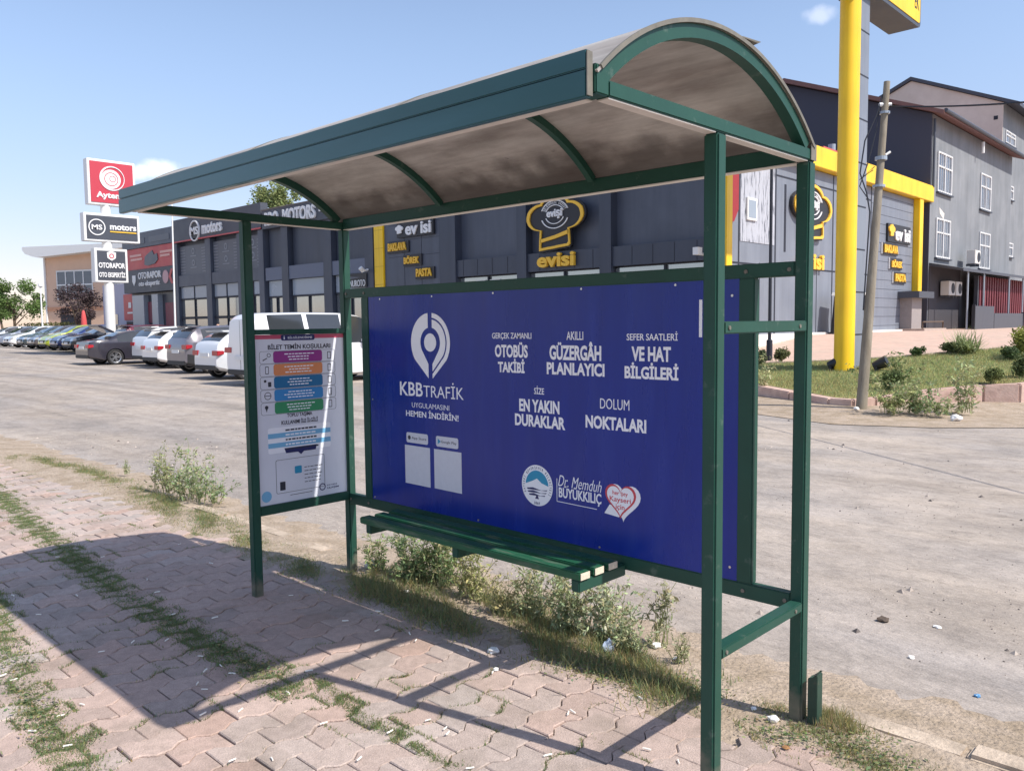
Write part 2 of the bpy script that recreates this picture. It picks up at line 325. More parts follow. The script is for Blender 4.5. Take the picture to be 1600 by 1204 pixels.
def foot_dust(m):
    t = m.node_tree; b = t.nodes['Principled BSDF']; N = t.nodes.new; K = t.links.new; src = b.inputs['Base Color'].links[0].from_socket
    tc_ = N('ShaderNodeTexCoord'); sp_ = N('ShaderNodeSeparateXYZ'); K(tc_.outputs['Object'], sp_.inputs[0]); n = N('ShaderNodeTexNoise'); n.inputs['Scale'].default_value = 14; n.inputs['Detail'].default_value = 7; K(tc_.outputs['Object'], n.inputs['Vector'])
    a = N('ShaderNodeMath'); a.operation = 'MULTIPLY_ADD'; K(n.outputs['Fac'], a.inputs[0]); a.inputs[1].default_value = .35; K(sp_.outputs['Z'], a.inputs[2])
    mr = N('ShaderNodeMapRange'); mr.inputs['From Min'].default_value = .32; mr.inputs['From Max'].default_value = .18; mr.inputs['To Max'].default_value = .65; K(a.outputs[0], mr.inputs['Value'])
    mx = N('ShaderNodeMix'); mx.data_type = 'RGBA'; K(mr.outputs[0], mx.inputs['Factor']); K(src, mx.inputs['A']); mx.inputs['B'].default_value = (.26, .21, .16, 1)
    for l in list(src.links):
        if l.to_node != mx: K(mx.outputs['Result'], l.to_socket)
foot_dust(m_green)
m_trim = mat('roof_trim', lin((112, 108, 98)), rough=.6, var=.25, scale=20)
sh = empty('bus_shelter', (L_/2, -D_/2, 0)); tag(sh, 'green steel bus shelter with curved brown roof, blue backboard and slatted bench', 'bus shelter')
def box(name, par, m, *b, bevel=.004, **k): return obj(name, MB().box(*b), m, par, bevel=bevel, **k)
for (x0, y0) in ((0, -D_), (0, 0), (L_-S_, -D_), (L_-S_, 0)):
    p = box('post', sh, m_green, x0, x0+S_, y0, y0+S_, -.08, ZT, bevel=.006)
YF = -1.243
box('front_beam', sh, m_green, 0, L_, YF-.02, YF+.035, ZT, ZT+.075)
box('back_beam', sh, m_green, S_, L_-S_, .002, .05, ZT, ZT+.062)
for x0 in (0, L_-.048): box('end_rail', sh, m_green, x0, x0+.048, YF+.035, S_, ZT+.001, ZT+.043)
fa = box('fascia', sh, m_fascia, -.012, L_-.012, YF-.046, YF-.022, 2.108, 2.176, bevel=.003)
box('upper_board', fa, m_fascia, -.012, L_-.012, YF-.044, YF-.022, 2.179, 2.226, bevel=.003)
# curved ribs and roof sheet
YC, ZC, RA = -.62, 1.500, .905
def arcpt(r, a): return (YC+r*math.sin(a), ZC+r*math.cos(a))
def rib(x0, x1, r0, r1, a0=-.735, a1=.735, n=28):
    mb = MB(); pts = [a0+(a1-a0)*i/n for i in range(n+1)]
    for a in pts:
        (y0, z0), (y1, z1) = arcpt(r0, a), arcpt(r1, a)
        mb.v += [(x0, y0, z0), (x1, y0, z0), (x1, y1, z1), (x0, y1, z1)]
    for i in range(n):
        o = i*4
        for k in range(4): mb.f.append((o+k, o+(k+1) % 4, o+4+(k+1) % 4, o+4+k))
    mb.f += [(3, 2, 1, 0), tuple(n*4+k for k in range(4))]; return mb
for x0, x1 in ((0, .04), (L_-.042, L_-.002)): obj('arched_rib', rib(x0, x1, RA-.022, RA+.018), m_green, sh, smooth=True)
for x0 in (.945, 1.96): obj('arched_rib', rib(x0, x0+.03, RA-.012, RA+.018), m_green, sh, smooth=True)
rs = obj('roof_sheet', rib(-.03, L_+.004, RA+.020, RA+.028, -.76, .775, 60), m_roof, sh, smooth=True)
for x0 in (-.036, L_+.0): obj('edge_trim', rib(x0, x0+.008, RA+.0185, RA+.031, -.74, .76, 40), m_trim, rs, smooth=True)
for x0 in (.95, 1.965): obj('seam_strip', rib(x0, x0+.022, RA+.0285, RA+.0305, -.74, .76, 40), m_trim, rs, smooth=True)
m_seam = mat('dark_seam', (.03, .03, .035), rough=.6)
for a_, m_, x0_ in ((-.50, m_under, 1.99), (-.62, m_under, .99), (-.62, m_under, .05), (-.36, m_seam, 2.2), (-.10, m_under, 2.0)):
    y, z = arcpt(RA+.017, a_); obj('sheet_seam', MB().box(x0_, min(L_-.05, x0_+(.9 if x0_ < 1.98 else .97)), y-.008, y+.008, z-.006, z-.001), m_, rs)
mb = MB(); y, z = arcpt(RA+.036, .16)
mb.add([(L_-.06, y-.06, z-.004), (L_+.008, y-.055, z+.0), (L_+.012, y+.045, z+.003), (L_-.05, y+.03, z-.014), (L_-.06, y-.06, z-.001), (L_+.008, y-.05, z+.004), (L_+.014, y+.06, z+.010), (L_-.05, y+.03, z-.010)], [(0,3,2,1),(4,5,6,7),(0,1,5,4),(1,2,6,5),(2,3,7,6),(3,0,4,7)])
obj('torn_flap', mb, m_trim, rs)
# thin pale plates under the beams, end cap of the fascia
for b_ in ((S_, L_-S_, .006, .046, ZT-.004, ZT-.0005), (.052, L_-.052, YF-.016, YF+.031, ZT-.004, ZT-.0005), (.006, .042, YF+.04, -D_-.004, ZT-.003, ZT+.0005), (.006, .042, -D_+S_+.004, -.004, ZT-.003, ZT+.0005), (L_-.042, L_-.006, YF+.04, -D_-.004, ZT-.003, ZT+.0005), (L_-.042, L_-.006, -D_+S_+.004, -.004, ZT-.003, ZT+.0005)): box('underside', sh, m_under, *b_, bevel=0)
box('end_cap', fa, m_trim, L_-.0115, L_-.008, YF-.045, YF-.023, 2.112, 2.222, bevel=0)
box('end_plate', sh, m_trim, L_+.001, L_+.004, .004, .048, ZT+.002, ZT+.06, bevel=0)
# rear frame, end rails
box('middle_rail', sh, m_green, S_, L_-S_, 0.001, .045, 1.7046, 1.7594)
box('bottom_rail', sh, m_green, S_, L_-S_, 0.001, .045, .4356, .4982)
for x0, x1 in ((.2164, .2863), (2.6897, 2.7559)): box('stile', sh, m_green, x0, x1, 0.002, .044, .4982, 1.7046)
for z0, z1 in ((1.4991, 1.5393), (.439, .4751)): box('side_rail', sh, m_green, L_-.05, L_-.001, -D_+S_, 0, z0, z1)
for z0, z1 in ((1.492, 1.5216), (.4591, .5113)): box('side_rail', sh, m_green, .002, S_-.002, -D_+S_, 0, z0, z1)
for x_, z_ in ((.04, 1.73), (.04, .467), (L_-.072, 1.73), (L_-.072, .467), (.25, 1.73), (2.72, 1.73), (.25, .467), (2.72, .467)): obj('bolt', MB().prism(circ(.008, 8, (x_+(.03 if x_ < .1 else 0), z_)), lambda a, b, n: (a, .001-n, b), 0, .004), m_trim, sh)
for y_, z_ in ((-.06, 1.519), (-.06, .457), (-.575, 1.519), (-.575, .457)): obj('bolt', MB().prism(circ(.007, 8, (y_, z_)), lambda a, b, n: (L_-.001+n, a, b), 0, .004), m_trim, sh)
# bench
bn = empty('bench', (0, 0, 0)); bn.parent = sh
for b_ in ((.652, .697, -.318), (1.345, 1.39, -.318), (2.105, 2.15, -.33)): box('bracket', bn, m_green, *b_, .0, .412, .463)
for y0 in (-.335, -.238, -.141):
    s = box('slat', bn, m_green2, .62, 2.158, y0, y0+.068, .464, .499, bevel=.005)
    obj('end_grain', MB().box(2.1575, 2.1605, y0+.004, y0+.064, .467, .496), m_endgrain, bn)
# ---------------- blue backboard
m_blue = mat('blue_board', lin((20, 46, 140)), rough=.26, var=.05, scale=1.2, stretch=(3, 1, .5), bump=.05, bscale=1.5, col2=lin((34, 58, 146)), cscale=3, thr=(.5, .8), spec=.4)
m_white = mat('white_print', lin((246, 249, 255)), rough=.5, var=.02)
m_pale = mat('pale_card', lin((214, 218, 228)), rough=.5, var=.05, scale=30)
m_red = mat('red_print', lin((206, 72, 84)), rough=.5, var=.03); m_teal = mat('teal_print', lin((44, 150, 190)), rough=.5, var=.03); m_navy = mat('navy_print', lin((40, 44, 100)), rough=.5, var=.03)
m_dark = mat('dark_print', lin((52, 54, 66)), rough=.5, var=.03); m_screw = mat('screw_steel', (.6, .6, .6), rough=.3, metal=.9)
layer(m_blue, 2.2, (5, 1, .35), .93, 1.10, .35, .65)
bd = obj('backboard', MB().box(.2863, 2.6897, .006, .018, .4983, 1.7045), m_blue, sh)
BF = lambda a, b, n: (a, .006-n, b)
T_ = .0012
def btx(s, a0, a1, b0, b1, m=m_white, **k): return text(s, BF, a0, a1, b0, b1, T_, m, bd, **k)
def bpoly(name, polys, m, n0=0., par=None):
    mb = MB()
    for P in polys: mb.prism(P, BF, n0+.0004, n0+T_)
    return obj(name, mb, m, par or bd)
cx, cz, w = .838, 1.441, .162
def half(ro, ri, sgn, sl, tip_o, tip_i, a_top_o=None):
    ao0 = math.asin(sl/ro); ai0 = math.asin(sl/ri); n = 22; P = []
    for k in range(n+1):
        a = ao0+(R(126)-ao0)*k/n; P.append((sgn*ro*math.sin(a), ro*math.cos(a)))
    P.append((sgn*sl, tip_o)); P.append((sgn*sl, tip_i))
    for k in range(n+1):
        a = R(126)+(ai0-R(126))*k/n; P.append((sgn*ri*math.sin(a), ri*math.cos(a)))
    return [(cx+x, cz+z) for x, z in (P if sgn > 0 else P[::-1])]
bpoly('pin_emblem', [half(w, .082, -1, .017, -.197, -.118), half(w, .136, 1, .017, -.197, -.172), half(.126, .082, 1, .017, -.158, -.118), circ(.05, 28, (cx, cz))], m_white)
btx('KBB', .568, .768, 1.139, 1.217, bold=.012); btx('TRAFİK', .775, 1.10, 1.140, 1.226, bold=-.004)
btx('UYGULAMASINI', .672, .985, 1.075, 1.103, bold=-.008); btx('HEMEN İNDİRİN!', .618, 1.058, 1.022, 1.066, bold=.016)
for (a0, a1, s, q0) in ((.618, .805, 'App Store', .665), (.873, 1.053, 'Google Play', .915)):
    o = bpoly('store_badge', [rrect(a0, a1, .872, .930, .012)], m_pale)
    text(s, BF, q0, a1-.014, .890, .909, .0006, m_dark, o, n0=T_)
    bpoly('badge_icon', [circ(.012, 14, (a0+.026, .901))] if s[0] == 'A' else [[(a0+.016, .886), (a0+.04, .901), (a0+.016, .916)]], m_dark if s[0] == 'A' else m_teal, n0=T_, par=o)
for a0, a1 in ((.602, .82), (.855, 1.076)): bpoly('blank_card', [[(a0, .636), (a1, .634), (a1, .856), (a0, .856)]], m_pale)
for s, a0, a1, b0, b1, bo in (('GERÇEK ZAMANLI', 1.319, 1.588, 1.458, 1.494, .008), ('OTOBÜS', 1.338, 1.563, 1.371, 1.448, .034), ('TAKİBİ', 1.359, 1.541, 1.296, 1.366, .034),
        ('AKILLI', 1.81, 1.909, 1.461, 1.5, .008), ('GÜZERGÂH', 1.704, 2.012, 1.366, 1.453, .034), ('PLANLAYICI', 1.686, 2.03, 1.296, 1.355, .034),
        ('SEFER SAATLERİ', 2.152, 2.411, 1.461, 1.5, .008), ('VE HAT', 2.178, 2.378, 1.371, 1.435, .034), ('BİLGİLERİ', 2.141, 2.415, 1.294, 1.366, .034),
        ('SİZE', 1.603, 1.667, 1.197, 1.238, .008), ('EN YAKIN', 1.503, 1.763, 1.108, 1.17, .034), ('DURAKLAR', 1.473, 1.798, 1.035, 1.095, .034),
        ('DOLUM', 2.005, 2.166, 1.152, 1.199, -.004), ('NOKTALARI', 1.921, 2.255, 1.058, 1.118, .034)): btx(s, a0, a1, b0, b1, bold=bo)
# round municipal seal
sc = (1.617, .749); se = bpoly('municipal_seal', [circ(.101, 48, sc)], m_white)
bpoly('seal_sky', [[(sc[0]+.074*math.cos(a), sc[1]+.074*math.sin(a)) for a in np.linspace(.05, math.pi-.05, 24)]+[(sc[0]-.03, sc[1]+.02), (sc[0], sc[1]+.035), (sc[0]+.03, sc[1]+.015)]], m_teal, n0=T_, par=se)
bpoly('seal_waves', [[(sc[0]-w_, sc[1]+z_), (sc[0]-w_*.4, sc[1]+z_+.006), (sc[0]+w_*.4, sc[1]+z_-.003), (sc[0]+w_, sc[1]+z_+.003), (sc[0]+w_*.9, sc[1]+z_-.003), (sc[0]-w_*.9, sc[1]+z_-.006)] for w_, z_ in ((.068, -.018), (.063, -.032), (.054, -.046))]+[[(sc[0]-.012, sc[1]-.066), (sc[0]+.012, sc[1]-.066), (sc[0]+.004, sc[1]-.05), (sc[0]-.004, sc[1]-.05)]], m_navy, n0=T_, par=se)
def arc_text(s, fn, c, r, a0, a1, h, m, par, n0, t, wd=.62):
    mb = MB()
    for i, ch in enumerate(s):
        if ch == ' ': continue
        a = a0+(a1-a0)*i/(len(s)-1); key = (ch, 0., 0., 1.)
        if key not in TXT: o = text(ch, fn, 0, 1, 0, 1, .001, m, None); bpy.data.objects.remove(o)
        v, f = TXT[key]; lo, hi = v.min(0), v.max(0); ww = h*min(1., (hi[0]-lo[0])*1.25)
        pts = []
        for p in v:
            x = ((p[0]-lo[0])/(hi[0]-lo[0]+1e-9)-.5)*ww*wd*1.3; y = (p[1])/.7*h
            pts.append(fn(c[0]+(r+y)*math.cos(a)+x*math.sin(a), c[1]+(r+y)*math.sin(a)-x*math.cos(a), n0+(p[2]+.5)*t))
        mb.add(pts, f)
    return obj('lettering', mb, m, par)
arc_text('KAYSERİ BÜYÜKŞEHİR BELEDİYESİ', BF, sc, .081, R(205), R(-25), .013, m_navy, se, T_, .0006)
text('1869', BF, sc[0]-.018, sc[0]+.018, .655, .669, .0006, m_navy, se, n0=T_)
btx('Dr. Memduh', 1.752, 2.012, .765, .818, shear=.35, bold=-.006); btx('BÜYÜKKILIÇ', 1.756, 2.010, .700, .770, bold=.02)
bpoly('underline', [[(1.745, .688), (1.985, .684), (1.985, .687), (1.745, .691)], [(1.743, .688), (1.746, .688), (1.746, .80), (1.743, .80)]], m_white)
def heart(c, s, n=40): return [(c[0]+s*(16*math.sin(t)**3)/17, c[1]+s*(13*math.cos(t)-5*math.cos(2*t)-2*math.cos(3*t)-math.cos(4*t))/17) for t in [2*math.pi*k/n for k in range(n)]][::-1]
hc = (2.118, .752)
h0 = bpoly('heart_emblem', [heart((hc[0]+.016, hc[1]-.004), .098), [(hc[0]-.09, .676), (hc[0]-.01, .668), (hc[0]+.03, .70), (hc[0]-.06, .72)]], m_white)
bpoly('heart_line', [heart(hc, .090)], m_red, n0=T_, par=h0); bpoly('heart_field', [heart(hc, .078)], m_white, n0=2*T_, par=h0)
for s, b0, b1, w_ in (('her şey', .763, .788, .042), ('Kayseri', .731, .761, .058), ('için', .70, .727, .024)): text(s, BF, hc[0]-w_, hc[0]+w_, b0, b1, .0006, m_red, h0, n0=3*T_, bold=.01)
bpoly('white_strip', [[(2.512, 1.476), (2.526, 1.476), (2.526, 1.628), (2.512, 1.628)]], m_white)
mb = MB()
for a, b in ((.40, 1.69), (.86, 1.692), (1.33, 1.694), (1.9, 1.694), (2.4, 1.692), (2.66, 1.64), (2.66, .55), (2.0, .512), (1.2, .512), (.31, .512), (.31, 1.1)): mb.prism(circ(.0055, 8, (a, b)), BF, 0, .003)
obj('screws', mb, m_screw, bd)
# ---------------- information poster on the left end
PF = lambda a, b, n: (.030+n, a, b)
m_poster = mat('poster_paper', lin((222, 226, 236)), rough=.45, var=.04, scale=6)
po = obj('information_poster', MB().box(.018, .030, -.602, .0, .512, 1.491), m_poster, sh)
def pp(name, P, m, n0=0., par=None, t=.0010): return obj(name, MB().prism(P, PF, n0+.0004, n0+t), m, par or po)
def pt(s, a0, a1, b0, b1, m=m_dark, n0=0., par=None, **k): return text(s, PF, a0, a1, b0, b1, .0010, m, par or po, n0=n0, **k)
m_rose = mat('rose_print', lin((196, 84, 110)), rough=.5, var=.03)
pp('top_band', [(-.602, 1.466), (0, 1.466), (0, 1.490), (-.602, 1.490)], m_rose)
o = pp('title_tab', rrect(-.43, -.205, 1.456, 1.4895, .012), m_navy, n0=.001); pt('BİLGİLENDİRME', -.385, -.222, 1.466, 1.482, m_white, .0022, o); pt('i', -.413, -.405, 1.463, 1.483, m_white, .0022, o)
pt('BİLET TEMİN KOŞULLARI', -.515, -.095, 1.399, 1.441, bold=.026)
cols = [(150, 56, 138), (222, 142, 92), (36, 112, 160), (58, 138, 200), (58, 148, 100)]
for i, c in enumerate(cols):
    b1 = 1.395-.0735*i; b0 = b1-.066; a0, a1 = -.483, -.156
    def rr(f): return rrect(f[0], f[1], b0-.004, b1+.002, .014)
    obj('row_frame', MB().ring(rrect(-.57, -.065, b0-.003, b1+.002, .014), rrect(-.5685, -.0665, b0-.0015, b1+.0005, .013), PF, .0002, .0008), m_dark, po)
    o = pp('colour_pill', rrect(a0, a1, b0, b1, .014), mat('pill_%d' % i, lin(c), rough=.5, var=.03), n0=.0004)
    mb = MB()
    for q in range(3):
        ww = random.uniform(.06, .1); x = -.32-ww
        while x < -.32+ww: l = random.uniform(.012, .026); mb.prism([(x, b0+.014+q*.016), (x+l, b0+.014+q*.016), (x+l, b0+.020+q*.016), (x, b0+.020+q*.016)], PF, .0015, .002); x += l+.005
    obj('small_print', mb, m_white, o)
    mb = MB(); ic = (-.525, (b0+b1)/2)
    if i == 0: mb.ring(circ(.012, 16, (ic[0]+.014, ic[1]+.012)), circ(.009, 16, (ic[0]+.014, ic[1]+.012)), PF, .0004, .0012); mb.prism([(ic[0]-.024, ic[1]-.02), (ic[0]+.004, ic[1]-.006), (ic[0]+.002, ic[1]-.002), (ic[0]-.026, ic[1]-.014)], PF, .0004, .0012)
    elif i == 1: mb.ring(rrect(ic[0]-.011, ic[0]+.011, ic[1]-.022, ic[1]+.022, .004), rrect(ic[0]-.008, ic[0]+.008, ic[1]-.018, ic[1]+.018, .003), PF, .0004, .0012)
    elif i == 2: mb.prism(rrect(ic[0]+.004, ic[0]+.024, ic[1]-.022, ic[1]+.006, .003), PF, .0004, .0012); mb.prism(circ(.008, 12, (ic[0]-.014, ic[1]+.012)), PF, .0004, .0012)
    elif i == 3: mb.ring(circ(.022, 20, ic), circ(.0185, 20, ic), PF, .0004, .0012); mb.prism([(ic[0]-.02, ic[1]-.002), (ic[0]+.02, ic[1]-.002), (ic[0]+.02, ic[1]+.002), (ic[0]-.02, ic[1]+.002)], PF, .0004, .0012)
    else: mb.prism(circ(.011, 12, (ic[0]-.01, ic[1]+.008)), PF, .0004, .0012); mb.prism([(ic[0]-.016, ic[1]), (ic[0]-.004, ic[1]), (ic[0]-.01, ic[1]-.02)], PF, .0004, .0012)
    mb.ring(rrect(-.118, -.094, ic[1]-.022, ic[1]+.022, .003), rrect(-.115, -.097, ic[1]-.018, ic[1]+.018, .002), PF, .0004, .0012)
    obj('row_icons', mb, m_dark, po)
pt('TOPLU TAŞIMA', -.405, -.235, 1.004, 1.032, bold=.022); pt('KULLANIMI İLE İLGİLİ', -.443, -.198, .968, .999, bold=.022)
o = pp('striped_box', rrect(-.533, -.112, .806, .955, .012), m_white)
m_sky = mat('light_blue_print', lin((122, 184, 222)), rough=.5, var=.03)
for i, s in enumerate(('Şehir İçi Ulaşımda Kullanım', 'Öğrenci Kart Tarifesi', 'Tek ve Tam Ücretler', 'Aktarma Süreleri', 'Abonman Kartları')):
    b = .928-.028*i
    if i % 2: pp('blue_stripe', [(-.533, b-.006), (-.112, b-.006), (-.112, b+.022), (-.533, b+.022)], m_sky, n0=.001, par=o)
    mb = MB(); x = -.42
    while x < -.22: l = random.uniform(.012, .03); mb.prism([(x, b+.003), (x+l, b+.003), (x+l, b+.012), (x, b+.012)], PF, .0022, .003); x += l+.006
    obj('small_print', mb, m_white if i % 2 else m_dark, o)
o = pp('arrow_tab', [(-.43, .83), (-.21, .83), (-.22, .80), (-.30, .80), (-.32, .783), (-.34, .80), (-.42, .80)], m_navy, n0=.001)
obj('card_frame', MB().ring(rrect(-.489, -.16, .568, .765, .01), rrect(-.487, -.162, .570, .763, .009), PF, .0004, .001), m_dark, po)
pp('card_icon', rrect(-.365, -.318, .672, .716, .006), m_teal); pp('card_photo', [(-.465, .585), (-.43, .585), (-.43, .635), (-.465, .635)], m_dark)
mb = MB()
for q in range(5):
    x = -.30
    while x < -.185: l = random.uniform(.012, .03); mb.prism([(x, .70-.022*q), (x+l, .70-.022*q), (x+l, .704-.022*q), (x, .704-.022*q)], PF, .0004, .001); x += l+.006
obj('small_print', mb, m_dark, po)
pp('round_seal', circ(.032, 28, (-.553, .562)), m_sky); obj('ring_logo', MB().ring(circ(.022, 24, (-.178, .565)), circ(.016, 24, (-.178, .565)), PF, .0004, .001), m_navy, po)
pt('ULAŞIM', -.145, -.062, .545, .558, m_navy, bold=.02); pt('KAYSERİ', -.145, -.075, .566, .576, m_navy)
pt('▪ ▪ ▪ ▪', -.40, -.30, .545, .553, m_navy) if False else pp('dots', rrect(-.40, -.25, .548, .551, .001), m_dark)

# ---- cut-off steel stub beside the rear right post
st = empty('steel_stub', (3.005, .035, 0)); tag(st, 'short cut-off green steel channel beside the rear right post of the shelter', 'steel stub')
mb = MB(); P = [(-.026, -.03), (.026, -.03), (.026, .03), (.012, .03), (.012, .034), (.019, .034), (.019, -.023), (-.019, -.023), (-.019, .034), (-.012, .034), (-.012, .03), (-.026, .03)]
mb.prism(P, lambda a, b, t_: (3.008+a*.72, .03+b*.8, t_+(.012*math.sin(a*90)+.008*math.cos(b*120) if t_ > 0 else 0)), -.05, .20); obj('channel', mb, mat('stub_paint', lin((40, 66, 54)), rough=.6, var=.25, scale=20, col2=lin((96, 84, 66)), cscale=14, thr=(.55, .7)), st, bevel=.002)
# ================================================================== BUILDINGS
YS, XE = 17.0, -7.1
def q17(u, v, Y=YS): p = onp(u, v, 1, Y); return p.x, p.z
FS = lambda a, b, n: (a, YS-n, b)
FE = lambda a, b, n: (XE+n, a, b)
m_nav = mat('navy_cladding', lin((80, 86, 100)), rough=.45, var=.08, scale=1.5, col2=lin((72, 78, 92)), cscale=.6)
m_nav2 = mat('navy_trim', lin((62, 68, 82)), rough=.45, var=.08, scale=2)
layer(m_nav, .9, (3, 3, .22), .88, 1.07, .35, .62); layer(m_nav2, .9, (3, 3, .22), .88, 1.07, .35, .62)
m_nvd = mat('dark_joint', lin((34, 38, 50)), rough=.6, var=.1)
m_char = mat('charcoal_board', lin((70, 74, 84)), rough=.5, var=.06, scale=2)
m_yel = mat('yellow_cladding', lin((244, 200, 30)), rough=.42, var=.07, scale=3, col2=lin((232, 186, 30)), cscale=1.5)
layer(m_yel, 1.2, (4, 4, .25), .86, 1.04, .32, .55)
m_glass = mat('window_glass', (.40, .44, .46), rough=.05, metal=.75, var=.06, scale=.7)
m_frost = mat('frosted_glass', lin((150, 160, 172)), rough=.25, var=.06, scale=.8)
m_post = mat('window_film', lin((92, 96, 106)), rough=.45, var=.08, scale=1.2)
m_wht = mat('white_paint', (.78, .78, .77), rough=.5, var=.04)
m_sign = mat('sign_white', (.80, .80, .80), rough=.5, var=.02)
m_gold = mat('sign_yellow', lin((240, 190, 60)), rough=.45, var=.04)
m_blk = mat('sign_black', lin((36, 36, 42)), rough=.45, var=.05)
m_brick = mat('red_board', lin((190, 72, 78)), rough=.5, var=.1, scale=1.2, col2=lin((204, 96, 90)), cscale=.8)
m_roofing = mat('roofing', lin((120, 110, 104)), rough=.8, var=.15, scale=3)

def sbox(mb, a0, a1, b0, b1, n0, n1): return mb.box(a0, a1, YS-n1, YS-n0, b0, b1)
# ---- vehicle inspection shop (red and black signboards)
ws = empty('inspection_shop', (-43, YS, 0)); tag(ws, 'vehicle inspection shop with red upper board and black fascia, left of the dark motor showroom', 'shop')
obj('wall', MB().box(-46.6, -39.72, YS+.4, YS+14, 0, 6.2), m_nav2, ws)
obj('parapet', MB().box(-46.6, -39.72, YS-.05, YS+.4, 6.1, 6.95), m_nav, ws)
x0, z = q17(222, 378); obj('faint_letters', MB().box(-45.1, -43.4, YS-.07, YS-.05, 6.3, 6.62).box(-42.8, -40.2, YS-.07, YS-.05, 6.3, 6.62), m_post, ws)
rb = obj('red_board', MB().box(-46.5, -39.75, YS, YS+.4, 4.88, 6.08), m_brick, ws)
mb = MB()
for a0, a1, b in ((-45.6, -44.0, 5.62), (-45.5, -43.9, 5.4), (-41.5, -39.95, 5.62), (-41.5, -40.3, 5.42)): sbox(mb, a0, a1, b, b+.13, .0, .03)
obj('board_print', mb, mat('pale_red_print', lin((222, 170, 160)), rough=.5), rb)
obj('engine_picture', MB().prism([(-43.6, 5.1), (-43.1, 5.02), (-42.2, 5.1), (-41.8, 5.3), (-41.9, 5.65), (-42.3, 5.6), (-42.5, 5.85), (-43.0, 5.72), (-43.5, 5.55)], FS, 0, .04), m_post, rb)
bb = obj('black_board', MB().box(-46.5, -39.75, YS-.08, YS+.4, 3.55, 4.86), m_char, ws)
text('OTO', FS, -44.35, -43.2, 4.3, 4.68, .04, m_sign, bb, n0=.08, bold=.02); text('RAPOR', FS, -43.1, -41.3, 4.3, 4.68, .04, m_sign, bb, n0=.08, bold=.03)
text('oto ekspertiz', FS, -44.3, -41.5, 3.82, 4.18, .04, m_sign, bb, n0=.08, bold=.02)
obj('shield_logo', MB().prism([(-45.2, 4.55), (-44.75, 4.55), (-44.75, 4.2), (-44.98, 3.95), (-45.2, 4.2)], FS, .08, .11), m_sign, bb)
obj('round_logo', MB().prism(circ(.36, 24, (-40.75, 4.3)), FS, .08, .11), mat('pale_round', lin((200, 160, 165)), rough=.5), bb)
obj('red_arrow', MB().prism([(-40.05, 3.9), (-39.8, 3.9), (-40.1, 4.3), (-39.8, 4.7), (-40.05, 4.7), (-40.35, 4.3)], FS, .08, .11), m_brick, bb)
obj('shopfront', MB().box(-46.2, -39.9, YS+.28, YS+.38, 0, 3.5), mat('dark_interior', lin((62, 64, 74)), rough=.4, var=.15, scale=1), ws)
obj('pillar', MB().box(-45.6, -44.0, YS+.0, YS+.28, 0, 3.4), m_frost, ws); obj('pillar', MB().box(-42.9, -42.1, YS+.0, YS+.28, 0, 3.4), m_frost, ws)
m_mar = mat('maroon', lin((120, 50, 66)), rough=.5); obj('red_poster', MB().box(-41.6, -40.2, YS+.2, YS+.28, 1.2, 2.9), m_mar, ws); obj('red_poster', MB().box(-43.9, -43.2, YS+.2, YS+.28, 1.8, 3.0), m_mar, ws)
# ---- pale annex left of it
an = empty('shop_annex', (-50, YS+1, 0)); tag(an, 'low pale lilac shop block with a small red sign, left of the inspection shop', 'shop')
obj('wall', MB().box(-52.8, -46.64, YS+1, YS+12, 0, 4.3), mat('lilac_wall', lin((186, 182, 200)), rough=.7, var=.06, scale=1), an)
obj('window', MB().box(-52.4, -50.4, YS+.96, YS+1, .2, 2.4), m_glass, an)
o = obj('red_sign', MB().box(-49.2, -47.2, YS+.9, YS+1, 2.0, 3.6), m_brick, an); obj('sign_print', MB().box(-48.6, -47.8, YS+.87, YS+.9, 2.4, 2.5).box(-48.4, -48.0, YS+.87, YS+.9, 2.75, 3.1), m_sign, o)
obj('doorway', MB().box(-49.0, -47.4, YS+.95, YS+1, 0, 1.9), m_nvd, an)

# ---- dark motor showroom
ms = empty('motor_showroom', (-34, YS, 0)); tag(ms, 'dark two storey motor showroom with round logo on its parapet and filmed upper windows', 'showroom')
A0, A1 = -39.7, -30.45
obj('wall', MB().box(A0, A1, YS+.25, YS+14, 0, 6.2), m_nav2, ms)
pa = obj('parapet', MB().box(A0, A1, YS-.12, YS+.25, 6.03, 7.2), m_char, ms)
obj('red_line', MB().box(A0, A1, YS-.15, YS-.12, 6.0, 6.07), mat('red_line', lin((190, 80, 84)), rough=.5), pa)
xa, zt_ = q17(301, 345); xb, zb_ = q17(316.5, 376); cc = ((xa+xb)/2, (zt_+zb_)/2-.02); r = .53
obj('round_logo', MB().ring(circ(r, 36, cc), circ(r*.88, 36, cc), FS, .12, .2), m_sign, pa); obj('logo_field', MB().prism(circ(r*.88, 36, cc), FS, .12, .15), m_blk, pa)
text('MS', FS, cc[0]-.42, cc[0]+.42, cc[1]-.2, cc[1]+.2, .05, m_sign, pa, n0=.15, bold=.02)
xa, z0 = q17(320.5, 362); xb, z1 = q17(351, 350); text('motors', FS, xa, xb, cc[1]-.24, cc[1]+.30, .07, m_sign, pa, n0=.12, bold=.03)
COLS = (-39.7, -36.1, -33.05, -30.45)
obj('column', MB().box(-39.7, -39.35, YS-.05, YS+.25, 0, 6.0), m_nav, ms)
for a, b in ((-36.15, -35.6), (-32.9, -32.4), (-30.9, -30.45)): obj('column', MB().box(a, b, YS-.05, YS+.25, 0, 6.0), m_nav, ms)
obj('mid_band', MB().box(-39.35, -30.9, YS-.02, YS+.25, 3.68, 4.26), m_nav, ms)
